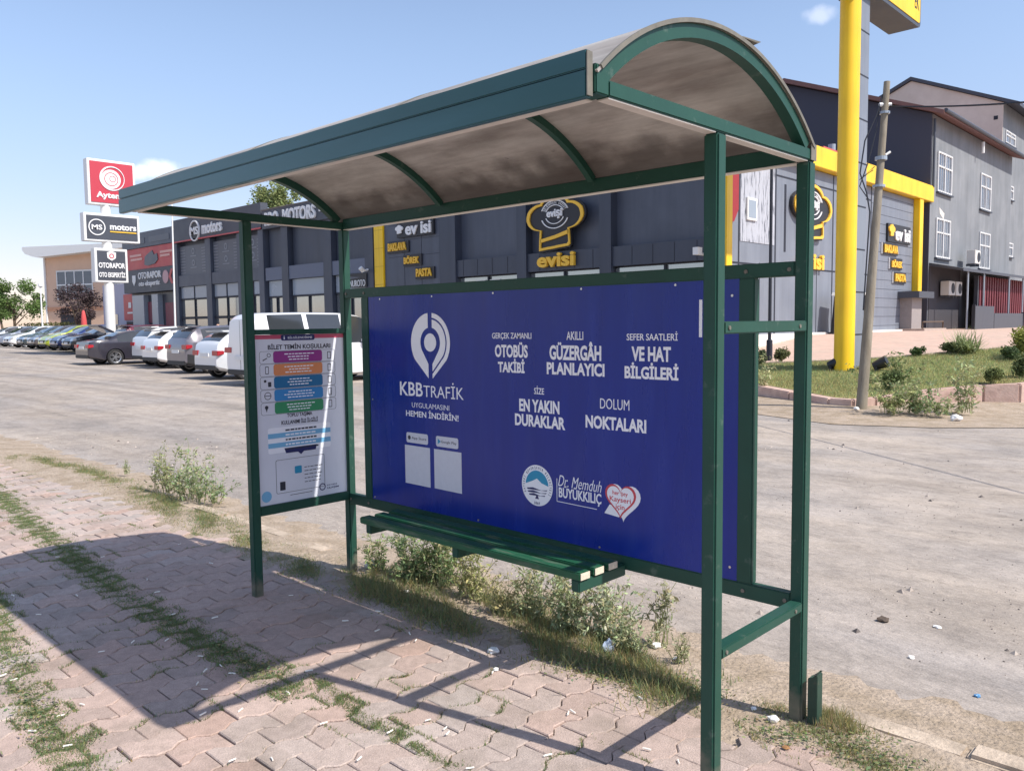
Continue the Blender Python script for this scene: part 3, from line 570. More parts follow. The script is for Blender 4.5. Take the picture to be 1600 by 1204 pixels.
for a, b in ((-39.3, -36.2), (-35.55, -32.95), (-32.35, -30.95)):
    w_ = obj('upper_window', MB().box(a, b, YS+.10, YS+.25, 4.27, 5.8), m_post, ms)
    mb = MB()
    for k in range(9):
        for s0, s1 in ((.02, .2), (.8, .98)): sbox(mb, a+(b-a)*s0, a+(b-a)*s1, 4.38+.15*k, 4.41+.15*k, -.1, -.085)
    c_ = (a+b)/2
    for zc in (5.25, 4.65): sbox(mb, c_-.35, c_+.35, zc-.03, zc+.01, -.1, -.085); mb.ring(circ(.16, 16, (c_, zc+.24)), circ(.10, 16, (c_, zc+.24)), FS, -.1, -.085)
    obj('window_print', mb, mat('film_print', lin((140, 144, 152)), rough=.5), w_)
    g = obj('shop_window', MB().box(a, b, YS+.12, YS+.25, .1, 3.66), m_glass, ms)
    obj('frosted_strip', MB().box(a, b, YS+.09, YS+.12, 3.05, 3.66), m_frost, g)
    mb = MB(); mb.box(a, b, YS+.06, YS+.12, 2.96, 3.05); mb.box((a+b)/2-.03, (a+b)/2+.03, YS+.06, YS+.12, .1, 3.66)
    if a < -33: mb.box(a, b, YS+.06, YS+.12, 1.95, 2.08)
    obj('frame', mb, m_nvd, g)
# ---- taller showroom with the MOTORS board
mt = empty('tall_showroom', (-26, YS, 0)); tag(mt, 'taller navy showroom with white MOTORS lettering along its roof edge, left of the pastry shop', 'showroom')
obj('wall', MB().box(-30.4, -22.15, YS+.3, YS+14, 0, 6.5), m_nav, mt)
xa, zl = q17(414, 337); xb, zr = q17(498, 325)
pa = obj('parapet', MB().box(-30.3, -22.15, YS-.15, YS+.3, 5.95, 6.78), m_char, mt)
obj('roof_edge', MB().box(-30.35, -22.12, YS-.18, YS+.3, 6.78, 6.83), m_roofing, pa)
xa, _ = q17(448, 340); xb, _ = q17(499, 335); text('MOTORS', FS, xa, xb, 6.06, 6.66, .08, m_sign, pa, n0=.15, bold=.03)
xa2, _ = q17(420, 345); text('RDO', FS, xa2, xa-.4, 6.06, 6.66, .08, m_sign, pa, n0=.15, bold=.03)
obj('white_bar', MB().box(xb+.25, xb+1.5, YS-.2, YS-.15, 6.3, 6.45), m_sign, pa)
obj('column', MB().box(-28.9, -28.35, YS-.05, YS+.3, 0, 5.95), m_nav2, mt)
for a, b in ((-25.6, -25.0), (-22.7, -22.15)): obj('column', MB().box(a, b, YS-.05, YS+.3, 0, 5.95), m_nav2, mt)
obj('mid_band', MB().box(-30.35, -22.15, YS-.02, YS+.3, 3.62, 4.2), mat('grey_band', lin((92, 100, 120)), rough=.45, var=.05), mt)
for a, b in ((-30.3, -28.95), (-28.3, -25.65), (-24.95, -22.75)):
    obj('upper_panel', MB().box(a, b, YS+.2, YS+.3, 4.22, 5.95), m_nav2, mt)
    g = obj('shop_window', MB().box(a, b, YS+.15, YS+.3, .1, 3.6), m_glass, mt); obj('frosted_strip', MB().box(a, b, YS+.12, YS+.15, 2.9, 3.6), m_frost, g)
    obj('frame', MB().box(a, b, YS+.08, YS+.15, 2.82, 2.9).box((a+b)/2-.03, (a+b)/2+.03, YS+.08, YS+.15, .1, 2.82), m_nvd, g)
o = obj('small_sign', MB().box(-23.75, -22.55, YS-.1, YS-.02, 3.05, 3.6), m_blk, mt); obj('sign_stripes', MB().prism([(-23.7, 3.5), (-22.9, 3.44), (-23.7, 3.38)], FS, .1, .12), m_post, o); text('NUROTO', FS, -23.65, -22.62, 3.08, 3.34, .02, m_sign, o, n0=.1)
cm = obj('wall_camera', MB().tube([(-22.5, YS-.05, 3.72), (-22.5, YS-.3, 3.66)], .045, 8).tube([(-22.5, YS-.28, 3.66), (-22.5, YS-.42, 3.78)], .09, 10), m_wht, mt)

# ---- pastry shop
ev = empty('pastry_shop', (-14, YS+8, 0)); tag(ev, 'dark grey pastry shop with bright yellow corner posts and roof beam and chef hat signs', 'shop')
E1 = 33.6
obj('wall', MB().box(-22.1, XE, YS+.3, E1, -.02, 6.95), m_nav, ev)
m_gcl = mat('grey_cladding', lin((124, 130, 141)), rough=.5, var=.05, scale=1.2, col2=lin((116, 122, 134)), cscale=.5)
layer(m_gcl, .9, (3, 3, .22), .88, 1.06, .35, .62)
# yellow frame
obj('yellow_beam', MB().box(-22.1, -6.77, YS-.05, YS+.3, 6.3, 6.95), m_yel, ev, bevel=.02)
obj('yellow_beam', MB().box(XE, -6.77, YS+.3, 33.9, 6.3, 6.95), m_yel, ev, bevel=.02)
obj('yellow_post', MB().box(-22.09, -21.5, YS-.05, YS+.3, 0, 6.3), m_yel, ev, bevel=.02)
obj('yellow_post', MB().box(-6.97, -6.80, YS-.02, YS+.30, 0, 6.3), m_yel, ev, bevel=.01)
obj('yellow_post', MB().box(XE, -6.80, 32.3, 32.75, 1.0, 6.3), m_yel, ev, bevel=.02)
mb = MB()
for k in range(9): mb.box(-22.095, -21.495, YS-.053, YS-.049, .7*k+.3, .7*k+.312)
obj('post_joints', mb, mat('yellow_joint', lin((180, 140, 30)), rough=.6), ev)
# south face
for a, b in ((-18.25, -17.42), (-14.44, -14.02), (-11.03, -10.6)): obj('column', MB().box(a, b, YS-.02, YS+.3, 0, 6.28), m_nav2, ev)
obj('mid_band', MB().box(-17.42, -7.05, YS+.05, YS+.3, 3.2, 3.78), m_nav2, ev)
mb = MB()
for x in np.arange(-17.1, -7.2, .72): mb.box(x, x+.02, YS+.044, YS+.05, 3.22, 3.76)
for x in (-20.3, -19.3): mb.box(x, x+.012, YS+.012, YS+.02, 0, 6.2)
for zz_ in (4.1, 4.7, 5.3): mb.box(-21.2, -18.3, YS+.014, YS+.02, zz_, zz_+.012)
obj('cladding_joints', mb, m_nvd, ev)
for a, b in ((-17.4, -14.46), (-14.0, -11.05), (-10.58, -7.05)):
    g = obj('shop_window', MB().box(a, b, YS+.2, YS+.3, .1, 3.15), m_glass, ev); obj('frame', MB().box(a, b, YS+.12, YS+.2, 2.4, 2.46).box((a+b)/2-.03, (a+b)/2+.03, YS+.12, YS+.2, .1, 3.15), m_nvd, g)
mb = MB()
for a in (-16.6, -15.9): mb.box(a, a+.5, YS+.17, YS+.2, 2.85, 3.05)
for a in (-9.6, -8.9, -8.2, -7.6): mb.box(a, a+.22, YS+.17, YS+.2, 2.9, 2.96)
obj('window_lights', mb, m_wht, ev)
cmr = obj('wall_camera', MB().tube([(-7.5, YS+.05, 3.35), (-7.5, YS-.25, 3.35)], .04, 8).box(-7.58, -7.42, YS-.42, YS-.2, 3.32, 3.52), m_wht, ev)
def hat(c, s, n=72, q=.74):
    # chef hat outline: three lobes over a slightly flared band
    P = []
    o = (0, .0)
    def inside(x, y):
        if (x+.54)**2+(y-.24)**2 < .47**2 or x**2+(y-.50)**2 < .55**2 or (x-.54)**2+(y-.24)**2 < .47**2: return True
        if -.98 < y < .3:
            h = .50+.06*((-y+.3)/1.3); return abs(x) < h and y > -.95+.10*(x+.5)
        return False
    for k in range(n):
        a = 2*math.pi*k/n; r = 1.4
        while r > .05 and not inside(o[0]+r*math.cos(a), o[1]+r*math.sin(a)): r -= .01
        P.append((c[0]+s*(o[0]+r*math.cos(a)), c[1]+s*q*(o[1]+r*math.sin(a))))
    return P
def chef_sign(fn, c, s, q, par, zt0, zt1):
    hs = obj('hat_sign', MB().prism(hat(c, s*1.06, q=q), fn, .02, .12), m_blk, par)
    obj('hat_outline', MB().ring(hat(c, s, q=q), hat(c, s*.90, q=q), fn, .12, .17), m_gold, hs)
    P = lambda x, y: (c[0]+s*x, c[1]+s*q*y)
    obj('band_line', MB().prism([P(-.50, -.66), P(0, -.56), P(.5, -.42), P(.5, -.28), P(0, -.44), P(-.5, -.54)], fn, .12, .17), m_gold, hs)
    for r0, r1 in ((.50, .47), (.34, .315)):
        for t0, t1 in ((20, 160), (200, 340)):
            A = [R(t0+(t1-t0)*i/20) for i in range(21)]
            obj('ring_line', MB().prism([P(r0*math.cos(a), .3+r0*math.sin(a)) for a in A]+[P(r1*math.cos(a), .3+r1*math.sin(a)) for a in A[::-1]], fn, .12, .15), m_sign, hs)
    fq = lambda a, b, n: fn(c[0]+s*a, c[1]+s*q*b, n)
    arc_text('GELENEKSEL LEZZET', fq, (0, .3), .375, R(155), R(25), .075, m_sign, hs, .12, .03)
    text('evişi', fn, c[0]-s*.27, c[0]+s*.27, c[1]+s*q*.14, c[1]+s*q*.48, .05, m_sign, hs, n0=.12, bold=.03)
    text('evisi', fn, c[0]-s*.66, c[0]+s*.66, zt0, zt1, .10, m_gold, par, n0=.04, bold=.035)
xa, _ = q17(826, 340); xb, _ = q17(914, 340); cx_ = (xa+xb)/2+.02; _, zb_ = q17(845, 393); _, zt_ = q17(845, 415)
FS3 = lambda a, b, n: (a, YS+.02-n, b)
FS0 = lambda a, b, n: (a, YS+.05-n, b)
chef_sign(FS0, (cx_, zb_+.84), 1.16, .76, ev, 3.30, 3.74)
# lettering column on the left panel
def side_text(fn, c0, scale, zs, flip=1, n0=.0):
    pass
xa, _ = q17(629, 355, YS+.3); xb, _ = q17(662, 355, YS+.3)
obj('sign_panel', MB().box(-21.49, -18.3, YS+.02, YS+.3, 0, 6.28), m_nav, ev)
pl = obj('name_plate', MB().box(-20.6, -18.5, YS-.08, YS+.02, 4.80, 5.35), m_blk, ev); text('ev isi', FS3, -20.05, -18.6, 4.86, 5.30, .05, m_sign, pl, n0=.1, bold=.03)
obj('small_hat', MB().prism(hat((-20.42, 5.10), .22, 40), FS3, .1, .15), m_sign, pl)
for s, u0, u1, v0, v1 in (('BAKLAVA', 607, 635, 380, 391), ('BÖREK', 632, 655, 399, 411), ('PASTA', 651, 675, 420, 431)):
    xa, zt_ = q17(u0, v0, YS-.04); xb, _ = q17(u1, v0, YS-.04); _, zb_ = q17((u0+u1)/2, v1, YS-.04)
    p_ = obj('word_plate', MB().box(xa-.08, xb+.12, YS-.04, YS+.02, zb_-.10, zb_+.32), m_blk, ev); text(s, FS3, xa, xb, zb_-.02, zb_+.28, .05, m_gold, p_, n0=.06, bold=.03)
# east face, lit by the sun
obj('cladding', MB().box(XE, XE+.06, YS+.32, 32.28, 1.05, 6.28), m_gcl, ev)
mb = MB()
FE6 = lambda a, b, n: (XE+.06+n, a, b)
for y in (18.05, 20.25, 22.05, 24.4, 25.9, 27.75): mb.box(XE+.06, XE+.068, y, y+.07, 1.05, 6.28)
for y in (19.3, 23.2): mb.box(XE+.06, XE+.066, y, y+.035, 1.05, 3.2)
for zz_ in (3.12, 5.78): mb.box(XE+.06, XE+.067, YS+.4, 27.75, zz_, zz_+.05)
for y0_, y1_ in ((20.25, 24.4),): mb.box(XE+.06, XE+.069, y0_+.6, y0_+.72, 3.6, 5.6)
for zz_ in np.arange(1.3, 6.2, .34): mb.box(XE+.06, XE+.064, 27.85, 32.2, zz_, zz_+.012)
obj('cladding_joints', mb, m_nvd, ev)
m_peel = mat('peeling_paint', lin((176, 179, 188)), rough=.7, var=.1, scale=6, col2=lin((96, 100, 110)), cscale=3.6, stretch=(1, 3.4, .5), thr=(.53, .60))
pe = obj('peeling_panel', MB().box(XE+.06, XE+.075, 18.15, 20.2, 3.75, 6.0), m_peel, ev)
wn_ = obj('small_window', MB().box(XE+.075, XE+.13, 18.45, 19.02, 4.35, 4.98), m_wht, ev, bevel=.01); obj('pane', MB().box(XE+.13, XE+.135, 18.52, 18.95, 4.42, 4.91), m_frost, wn_)
chef_sign(FE6, (22.6, 4.86), 1.36, .64, ev, 3.14, 3.62)
for o_ in ev.children: pass
def fe(u, v): p = onp(u, v, 0, XE+.06); return p.y, p.z
y0_, zt_ = fe(1395, 345); y1_, zb_ = fe(1426, 374)
pl = obj('name_plate', MB().box(XE+.06, XE+.14, 29.3, 31.75, 4.45, 5.12), m_blk, ev); text('ev isi', FE6, 30.0, 31.6, 4.52, 5.0, .05, m_sign, pl, n0=.08, bold=.03); obj('small_hat', MB().prism(hat((29.62, 4.86), .30, 40), FE6, .08, .13), m_gold, pl)
for s, y0_, y1_, z_ in (('BAKLAVA', 28.95, 30.35, 4.02), ('BÖREK', 29.75, 30.85, 3.50), ('PASTA', 30.15, 31.3, 2.98)):
    p_ = obj('word_plate', MB().box(XE+.06, XE+.12, y0_-.12, y1_+.12, z_-.06, z_+.36), m_blk, ev); obj('plate_edge', MB().box(XE+.07, XE+.115, y0_-.15, y0_-.12, z_-.06, z_+.36), m_wht, p_); text(s, FE6, y0_, y1_, z_, z_+.3, .05, m_gold, p_, n0=.06, bold=.03)
dr = obj('side_porch', MB().box(XE+.06, XE+.5, 31.0, 32.15, 1.0, 2.35), mat('porch_grey', lin((150, 142, 140)), rough=.6), ev); obj('porch_roof', MB().box(XE+.06, XE+.85, 30.7, 32.5, 2.35, 2.6), m_char, dr)
obj('porch_step', MB().box(XE+.06, XE+1.1, 30.6, 33.3, .9, 1.16), mat('step_stone', lin((172, 156, 146)), rough=.9, var=.15, scale=6), dr)
obj('rail', MB().tube([(XE+1.0, 30.7, 1.16), (XE+1.0, 30.7, 1.42), (XE+1.0, 33.2, 1.42), (XE+1.0, 33.2, 1.16)], .03, 6), mat('rail_brown', lin((96, 80, 66)), rough=.6), dr)
cy_ = onp(1300, 222, 0, -8.2).y; obj('chimney_pipe', MB().tube([(-8.2, cy_, 6.9), (-8.2, cy_, 7.75)], .10, 12).tube([(-8.2, cy_, 7.6), (-8.2, cy_, 7.85)], .13, 12), m_frost, ev)
obj('roof_shed', MB().box(-8.4, -7.4, cy_-2.6, cy_-.5, 6.95, 7.30), m_brick, ev)
bn_ = obj('red_banner', MB().prism([(17.42, 6.1), (18.0, 6.2), (18.0, 4.6), (17.75, 4.25), (17.5, 4.2), (17.38, 4.8)], FE6, .01, .04), mat('red_cloth', lin((150, 46, 54)), rough=.8), ev)

# ---- tall grey house behind, gable towards us
m_gwall = mat('grey_render', lin((120, 124, 129)), rough=.85, var=.07, scale=1.2, col2=lin((134, 137, 141)), cscale=.5, bump=.1, bscale=12)
layer(m_gwall, .8, (2.5, 2.5, .25), .87, 1.07, .35, .62)
m_ngab = mat('dark_gable', lin((72, 72, 84)), rough=.8, var=.05, scale=1)
m_tile = mat('roof_edge_red', lin((128, 92, 86)), rough=.8, var=.15, scale=4)
gb = empty('grey_house', (-12, 40, 1)); tag(gb, 'tall grey house with dark gable wall and white barred windows behind the pastry shop', 'house')
YG = 33.66; XG = -6.86
pA = onp(1230, 133, 1, YG); pB = onp(1452, 178, 1, YG); ax_, az_ = pA.x, pA.z; ez_ = pB.z
lx = 2*ax_-XG
def gable(y0, y1): return [(XG, y, z) for y in (y0, y1) for z in (0, 0)]
mb = MB(); PG = [(lx, .9), (XG, .9), (XG, ez_), (ax_, az_), (lx, ez_)]
mb.prism(PG, lambda a, b, t_: (a, YG+t_, b), 0.05, 13.0); obj('wall', mb, m_gwall, gb)
obj('gable_wall', MB().prism(PG, lambda a, b, t_: (a, YG+t_, b), 0, .05), m_ngab, gb)
sl_ = (az_-ez_)/(ax_-XG)
rf = obj('roof', MB().prism([(ax_, az_+.04), (XG+.55, ez_+sl_*.55+.04), (XG+.55, ez_+sl_*.55+.2), (ax_, az_+.24), (lx-.55, ez_+sl_*.55+.2), (lx-.55, ez_+sl_*.55+.04)], lambda a, b, t_: (a, YG+t_, b), -.35, 13.3), m_tile, gb)
obj('gutter', MB().tube([(XG+.6, YG-.3, ez_-.02), (XG+.6, YG+13.3, ez_-.08)], .08, 8), m_char, rf)
obj('downpipe', MB().tube([(XG+.08, YG+.12, ez_-.2), (XG+.08, YG+.12, 6.9)], .05, 8), m_char, gb)
obj('vent_pipe', MB().tube([(XG+.3, 40.0, ez_-.75), (XG+.3, 40.0, ez_-.25)], .07, 8), m_wht, gb)
def house_window(par, y0, y1, z0, z1, X):
    w_ = obj('window', MB().box(X-.02, X+.012, y0, y1, z0, z1), mat('house_glass', lin((104, 112, 124)), rough=.08, metal=.35, var=.1, scale=3), par)
    mb = MB(); t_ = .06
    for a, b, c, d in ((y0, y1, z0, z0+t_), (y0, y1, z1-t_, z1), (y0, y0+t_, z0+t_, z1-t_), (y1-t_, y1, z0+t_, z1-t_), ((y0+y1)/2-.03, (y0+y1)/2+.03, z0+t_, z1-t_), (y0+t_, y1-t_, z0+(z1-z0)*.62, z0+(z1-z0)*.62+.06)): mb.box(X+.012, X+.06, a, b, c, d)
    obj('frame', mb, m_wht, w_)
    mb = MB()
    for k in range(1, 7): y = y0+(y1-y0)*k/7; mb.box(X+.075, X+.09, y-.008, y+.008, z0, z1)
    obj('bars', mb, m_wht, w_)
    obj('sill', MB().box(X, X+.12, y0-.08, y1+.08, z0-.08, z0-.02), m_char, w_)
for u0, v0, u1, v1 in ((1465, 236, 1485, 306), (1532, 270, 1546, 331), (1462, 340, 1482, 405), (1530, 362, 1544, 421)):
    a = onp(u0, v0, 0, XG); b = onp(u1, v1, 0, XG); house_window(gb, a.y, b.y, b.z, a.z, XG)
obj('stain_patch', MB().prism([(34.9, 6.2), (35.6, 6.0), (35.5, 5.75), (35.0, 5.95)], lambda a, b, n: (XG+n, a, b), .0, .006), mat('bare_plaster', lin((214, 208, 200)), rough=.9), gb)
# lower canopy and dark undercroft
cn = obj('canopy', MB().prism([(XG, 3.72), (XG+1.3, 3.45), (XG+1.3, 3.55), (XG, 3.84)], lambda a, b, t_: (a, t_, b), YG+.1, YG+17), m_char, gb)
for y in (34.8, 37.2, 41.5, 44.2): obj('canopy_post', MB().tube([(XG+1.2, y, .95), (XG+1.2, y, 3.48)], .04, 8), m_frost, cn)
obj('undercroft', MB().box(XG, XG+.03, YG+.1, YG+4.4, .95, 3.7), mat('dark_wall', lin((66, 64, 70)), rough=.8, var=.1), gb)
ctn = empty('red_container', (XG+.6, 44, 1)); tag(ctn, 'dark red corrugated sheet enclosure under the canopy of the grey house', 'enclosure')
mb = MB()
for k in range(56):
    y = 38.2+.21*k; mb.box(XG+.62+(.05 if k % 2 else 0), XG+.7+(.05 if k % 2 else 0), y, y+.2, .95, 3.42)
obj('corrugated_sheet', mb, mat('maroon_sheet', lin((112, 46, 56)), rough=.6, var=.12, scale=2), ctn)
obj('frame', MB().box(XG+.6, XG+.76, 38.05, 38.18, .95, 3.42), m_char, ctn)
tp = empty('dark_tarpaulin', (XG+1.2, 38, 1)); tag(tp, 'dark grey covered fence panels in front of the red enclosure', 'fence')
obj('panel', MB().box(XG+1.42, XG+1.47, 34.9, 37.9, 1.0, 2.05), m_char, tp, bevel=.01); obj('panel', MB().box(XG+1.42, XG+1.47, 37.95, 43.2, 1.0, 1.75), m_char, tp, bevel=.01)
obj('post', MB().box(XG+1.38, XG+1.5, 34.82, 34.9, .95, 2.1).box(XG+1.38, XG+1.5, 43.2, 43.28, .95, 1.8), m_nvd, tp)
def ac_unit(label, x, y, z):
    a_ = empty('air_conditioner', (x, y, z)); tag(a_, label, 'air conditioner', 'air conditioner units on the grey house')
    obj('case', MB().box(x, x+.34, y, y+.85, z, z+.6), mat('ac_white', lin((214, 210, 204)), rough=.5, var=.05), a_, bevel=.02)
    g = obj('fan_grille', MB().prism(circ(.22, 24, (y+.55, z+.3)), lambda a, b, n: (x+.34+n, a, b), 0, .015), m_nvd, a_)
    obj('bracket', MB().box(x-.05, x+.32, y+.1, y+.14, z-.1, z-.001).box(x-.05, x+.32, y+.7, y+.74, z-.1, z-.001), m_char, a_)
ac_unit('white air conditioner standing on the canopy edge under the right window', XG+.35, 37.75, 3.95)
ac_unit('left of the two white air conditioners hung below the canopy', XG+.1, 35.0, 2.52)
ac_unit('right of the two white air conditioners hung below the canopy', XG+.1, 36.0, 2.52)

# ---- cream building further back
cb_ = empty('cream_house', (-14, 52, 1)); tag(cb_, 'tallest house with pale brown gable rising behind the grey house', 'house')
YC2 = YG+13.8; XC = -6.9
pA = onp(1424, 127, 1, YC2); pB = onp(1568, 160, 1, YC2)
XC = pB.x; lx2 = 2*pA.x-XC; PC = [(lx2, .9), (XC, .9), (XC, pB.z), (pA.x, pA.z), (lx2, pB.z)]
obj('wall', MB().prism(PC, lambda a, b, t_: (a, YC2+t_, b), .05, 16), m_gwall, cb_)
obj('gable_wall', MB().prism(PC, lambda a, b, t_: (a, YC2+t_, b), 0, .05), mat('cream_render', lin((220, 210, 197)), rough=.9, var=.06, scale=1.2, col2=lin((206, 195, 182)), cscale=.5), cb_)
s2 = (pA.z-pB.z)/(pA.x-XC)
obj('roof', MB().prism([(pA.x, pA.z+.03), (XC+.8, pB.z+s2*.8+.03), (XC+.8, pB.z+s2*.8+.22), (pA.x, pA.z+.22), (lx2-.8, pB.z+s2*.8+.22), (lx2-.8, pB.z+s2*.8+.03)], lambda a, b, t_: (a, YC2+t_, b), -.15, 16.3), m_char, cb_)
for u0, v0, u1, v1 in ((1571, 203, 1586, 232), (1568, 286, 1583, 314), (1567, 377, 1581, 402)):
    a = onp(u0, v0, 0, XC); b = onp(u1, v1, 0, XC); house_window(cb_, a.y, min(b.y, a.y+2), b.z, a.z, XC)
obj('vent_hole', MB().box(onp(1556, 184, 1, YC2).x-.1, onp(1556, 184, 1, YC2).x+.1, YC2-.01, YC2, onp(1556, 184, 1, YC2).z-.1, onp(1556, 184, 1, YC2).z+.1), m_nvd, cb_)

# ---- beige house far left
bh = empty('beige_house', (0, 0, 0)); hp = CAM + ray(112, 500)*72
bh.location = (hp.x, hp.y, .2); bh.rotation_euler = (0, 0, R(24)); tag(bh, 'two storey peach coloured house with curved white roof edge at the far left', 'house')
m_peach = mat('peach_wall', lin((226, 190, 164)), rough=.85, var=.06, scale=1.5)
obj('wall', MB().box(-2.7, 7.5, 0, 9, 0, 7.9), m_peach, bh, local=True)
mb = MB(); mb.prism([(-4.2, 8.2), (-3.9, 7.85), (-3.1, 7.6), (-2.6, 7.5), (8, 8.0), (8, 8.35), (-4.2, 8.45)], lambda a, b, t_: (a, t_, b), -1.0, 10); obj('roof', mb, m_wht, bh, local=True)
for a, b in ((-1.4, 2.6), (4.0, 6.8)):
    w_ = obj('window', MB().box(a, b, -.03, .0, 3.9, 6.3), mat('house_glass', (.1, .1, .1)), bh, local=True); mb = MB()
    for k in range(5): x = a+(b-a)*k/4; mb.box(x-.05, x+.05, -.07, -.03, 3.9, 6.3)
    for z in (3.9, 5.1, 6.3): mb.box(a-.05, b+.05, -.08, -.07, z-.06, z+.06)
    obj('frame', mb, m_wht, w_, local=True)
obj('string_course', MB().box(-2.75, 7.55, -.08, .0, 2.9, 3.2), mat('peach_band', lin((214, 160, 128)), rough=.85), bh, local=True)
obj('ground_window', MB().box(-1.2, 2.2, -.03, 0, .3, 2.5), m_nvd, bh, local=True)
obj('downpipe', MB().tube([(-2.75, -.06, 0), (-2.75, -.06, 7.5)], .09, 8), m_wht, bh, local=True)
# ================================================================== RAISED FORECOURT (lawn, paving, kerb) on the right
def zt(y): return float(np.clip(.22+(y-12.7)*.0946, .12, 1.08))
m_fpav = mat('forecourt_paving', lin((196, 166, 150)), rough=.9, var=.14, scale=5, col2=lin((190, 166, 150)), cscale=1.2, bump=.2, bscale=20)
layer(m_fpav, 3, (.4, 6, 1), .86, 1.1, .3, .6)
m_soil = mat('lawn_soil', lin((136, 138, 80)), rough=1, var=.25, scale=6, col2=lin((172, 160, 106)), cscale=1.1, thr=(.4, .7))
front = [(-9.2, 17.1), (-8.6, 15.9), (-7.4, 14.75), (-6, 13.9), (-4.8, 13.2), (-3.64, 12.56), (-2.7, 12.06), (-1.75, 11.6), (-1.3, 11.55), (-1.05, 11.9), (-.5, 12.95), (.2, 13.7), (.72, 13.95), (1.2, 14.6), (2.0, 17), (3.2, 21), (4.0, 24), (4.5, 40), (4.5, 62)]
mb = MB(); P = front+[(-6.8, 62), (-6.8, 17.1)]
low = [(x, y) for x, y in front if y <= 22]+[(3.46, 22), (-6.8, 22), (-6.8, 17.1)]
hi = [(3.46, 22), (4.0, 24), (4.5, 40), (4.5, 62), (-6.8, 62), (-6.8, 22)]
mb.add([(x, y, zt(y) if y < 22 else 1.08) for x, y in low], [tuple(range(len(low)))]); mb.add([(x, y, 1.08) for x, y in hi], [tuple(range(len(hi)))])
struct(obj('forecourt', mb, m_fpav))
mb = MB()
for (x0, y0), (x1, y1) in zip(front, front[1:]):
    n = max(1, int(math.hypot(x1-x0, y1-y0)/.8))
    if y0 > 30: n = 4
    for k in range(n):
        a = (x0+(x1-x0)*k/n, y0+(y1-y0)*k/n); b = (x0+(x1-x0)*(k+1)/n, y0+(y1-y0)*(k+1)/n); d = Vector((b[0]-a[0], b[1]-a[1], 0)).normalized()
        za, zb2 = min(1.08, zt(a[1]))+.02+random.gauss(0, .006), min(1.08, zt(b[1]))+.02
        nrm = Vector((d.y, -d.x, 0)); q0 = Vector((*a, 0))+d*.006; q1 = Vector((*b, 0))-d*.006
        vs = [q0-nrm*.12, q1-nrm*.12, q1+nrm*.02, q0+nrm*.02]
        mb.add([(p.x, p.y, -.2) for p in vs]+[(vs[0].x, vs[0].y, za), (vs[1].x, vs[1].y, zb2), (vs[2].x, vs[2].y, zb2), (vs[3].x, vs[3].y, za)], [(3,2,1,0),(4,5,6,7),(0,1,5,4),(1,2,6,5),(2,3,7,6),(3,0,4,7)])
struct(obj('far_kerb', mb, mat('pink_kerb', lin((206, 180, 166)), rough=.92, var=.18, scale=7, bump=.3, bscale=25, col2=lin((180, 150, 138)), cscale=1.6), bevel=.02))
# sandy verge between the road edge and that kerb
mb = MB(); vo = [(-9.4, 17.0), (-8.2, 13.6), (-6, 11.9), (-4, 10.7), (-2.33, 9.99), (-.79, 9.42), (.5, 9.9), (1.48, 10.7), (2.6, 13), (4.2, 19), (6, 40), (6, 62)]
mb.add([(x, y, -.041) for x, y in vo]+[(x, y, .03) for x, y in front[::-1]], [tuple(range(len(vo)+len(front)))]); struct(obj('far_verge', mb, m_dirt))
lawn = [(-8.4, 16.1), (-7.3, 14.95), (-5.9, 14.1), (-4.7, 13.4), (-3.55, 12.76), (-2.6, 12.26), (-1.7, 11.8), (-1.36, 11.8), (-1.15, 12.1), (-.6, 13.1), (.1, 13.85), (.6, 14.15), (1.0, 14.8), (1.7, 17.0), (2.4, 19.8), (.4, 20.2), (-.7, 19.1), (-1.64, 18.05), (-2.54, 17.1), (-3.9, 16.2), (-5.14, 15.5), (-6.4, 15.5)]
mb = MB(); mb.add([(x, y, zt(y)+.008) for x, y in lawn], [tuple(range(len(lawn)))]); struct(obj('lawn', mb, m_soil))
mb = MB()
for (x0, y0), (x1, y1) in zip(lawn[15:], lawn[16:]):
    d = Vector((x1-x0, y1-y0, 0)).normalized(); nn = Vector((-d.y, d.x, 0))
    mb.bar((x0+d.x*.004, y0+d.y*.004, zt(y0)+.01), (x1-d.x*.004, y1-d.y*.004, zt(y1)+.01), .1, .06)
struct(obj('lawn_edging', mb, m_kerb))
struct(obj('wall_foot', MB().box(XE+.06, XE+.34, 17.3, 30.5, .8, 1.14), mat('white_kerb', lin((232, 226, 218)), rough=.8, var=.06)))

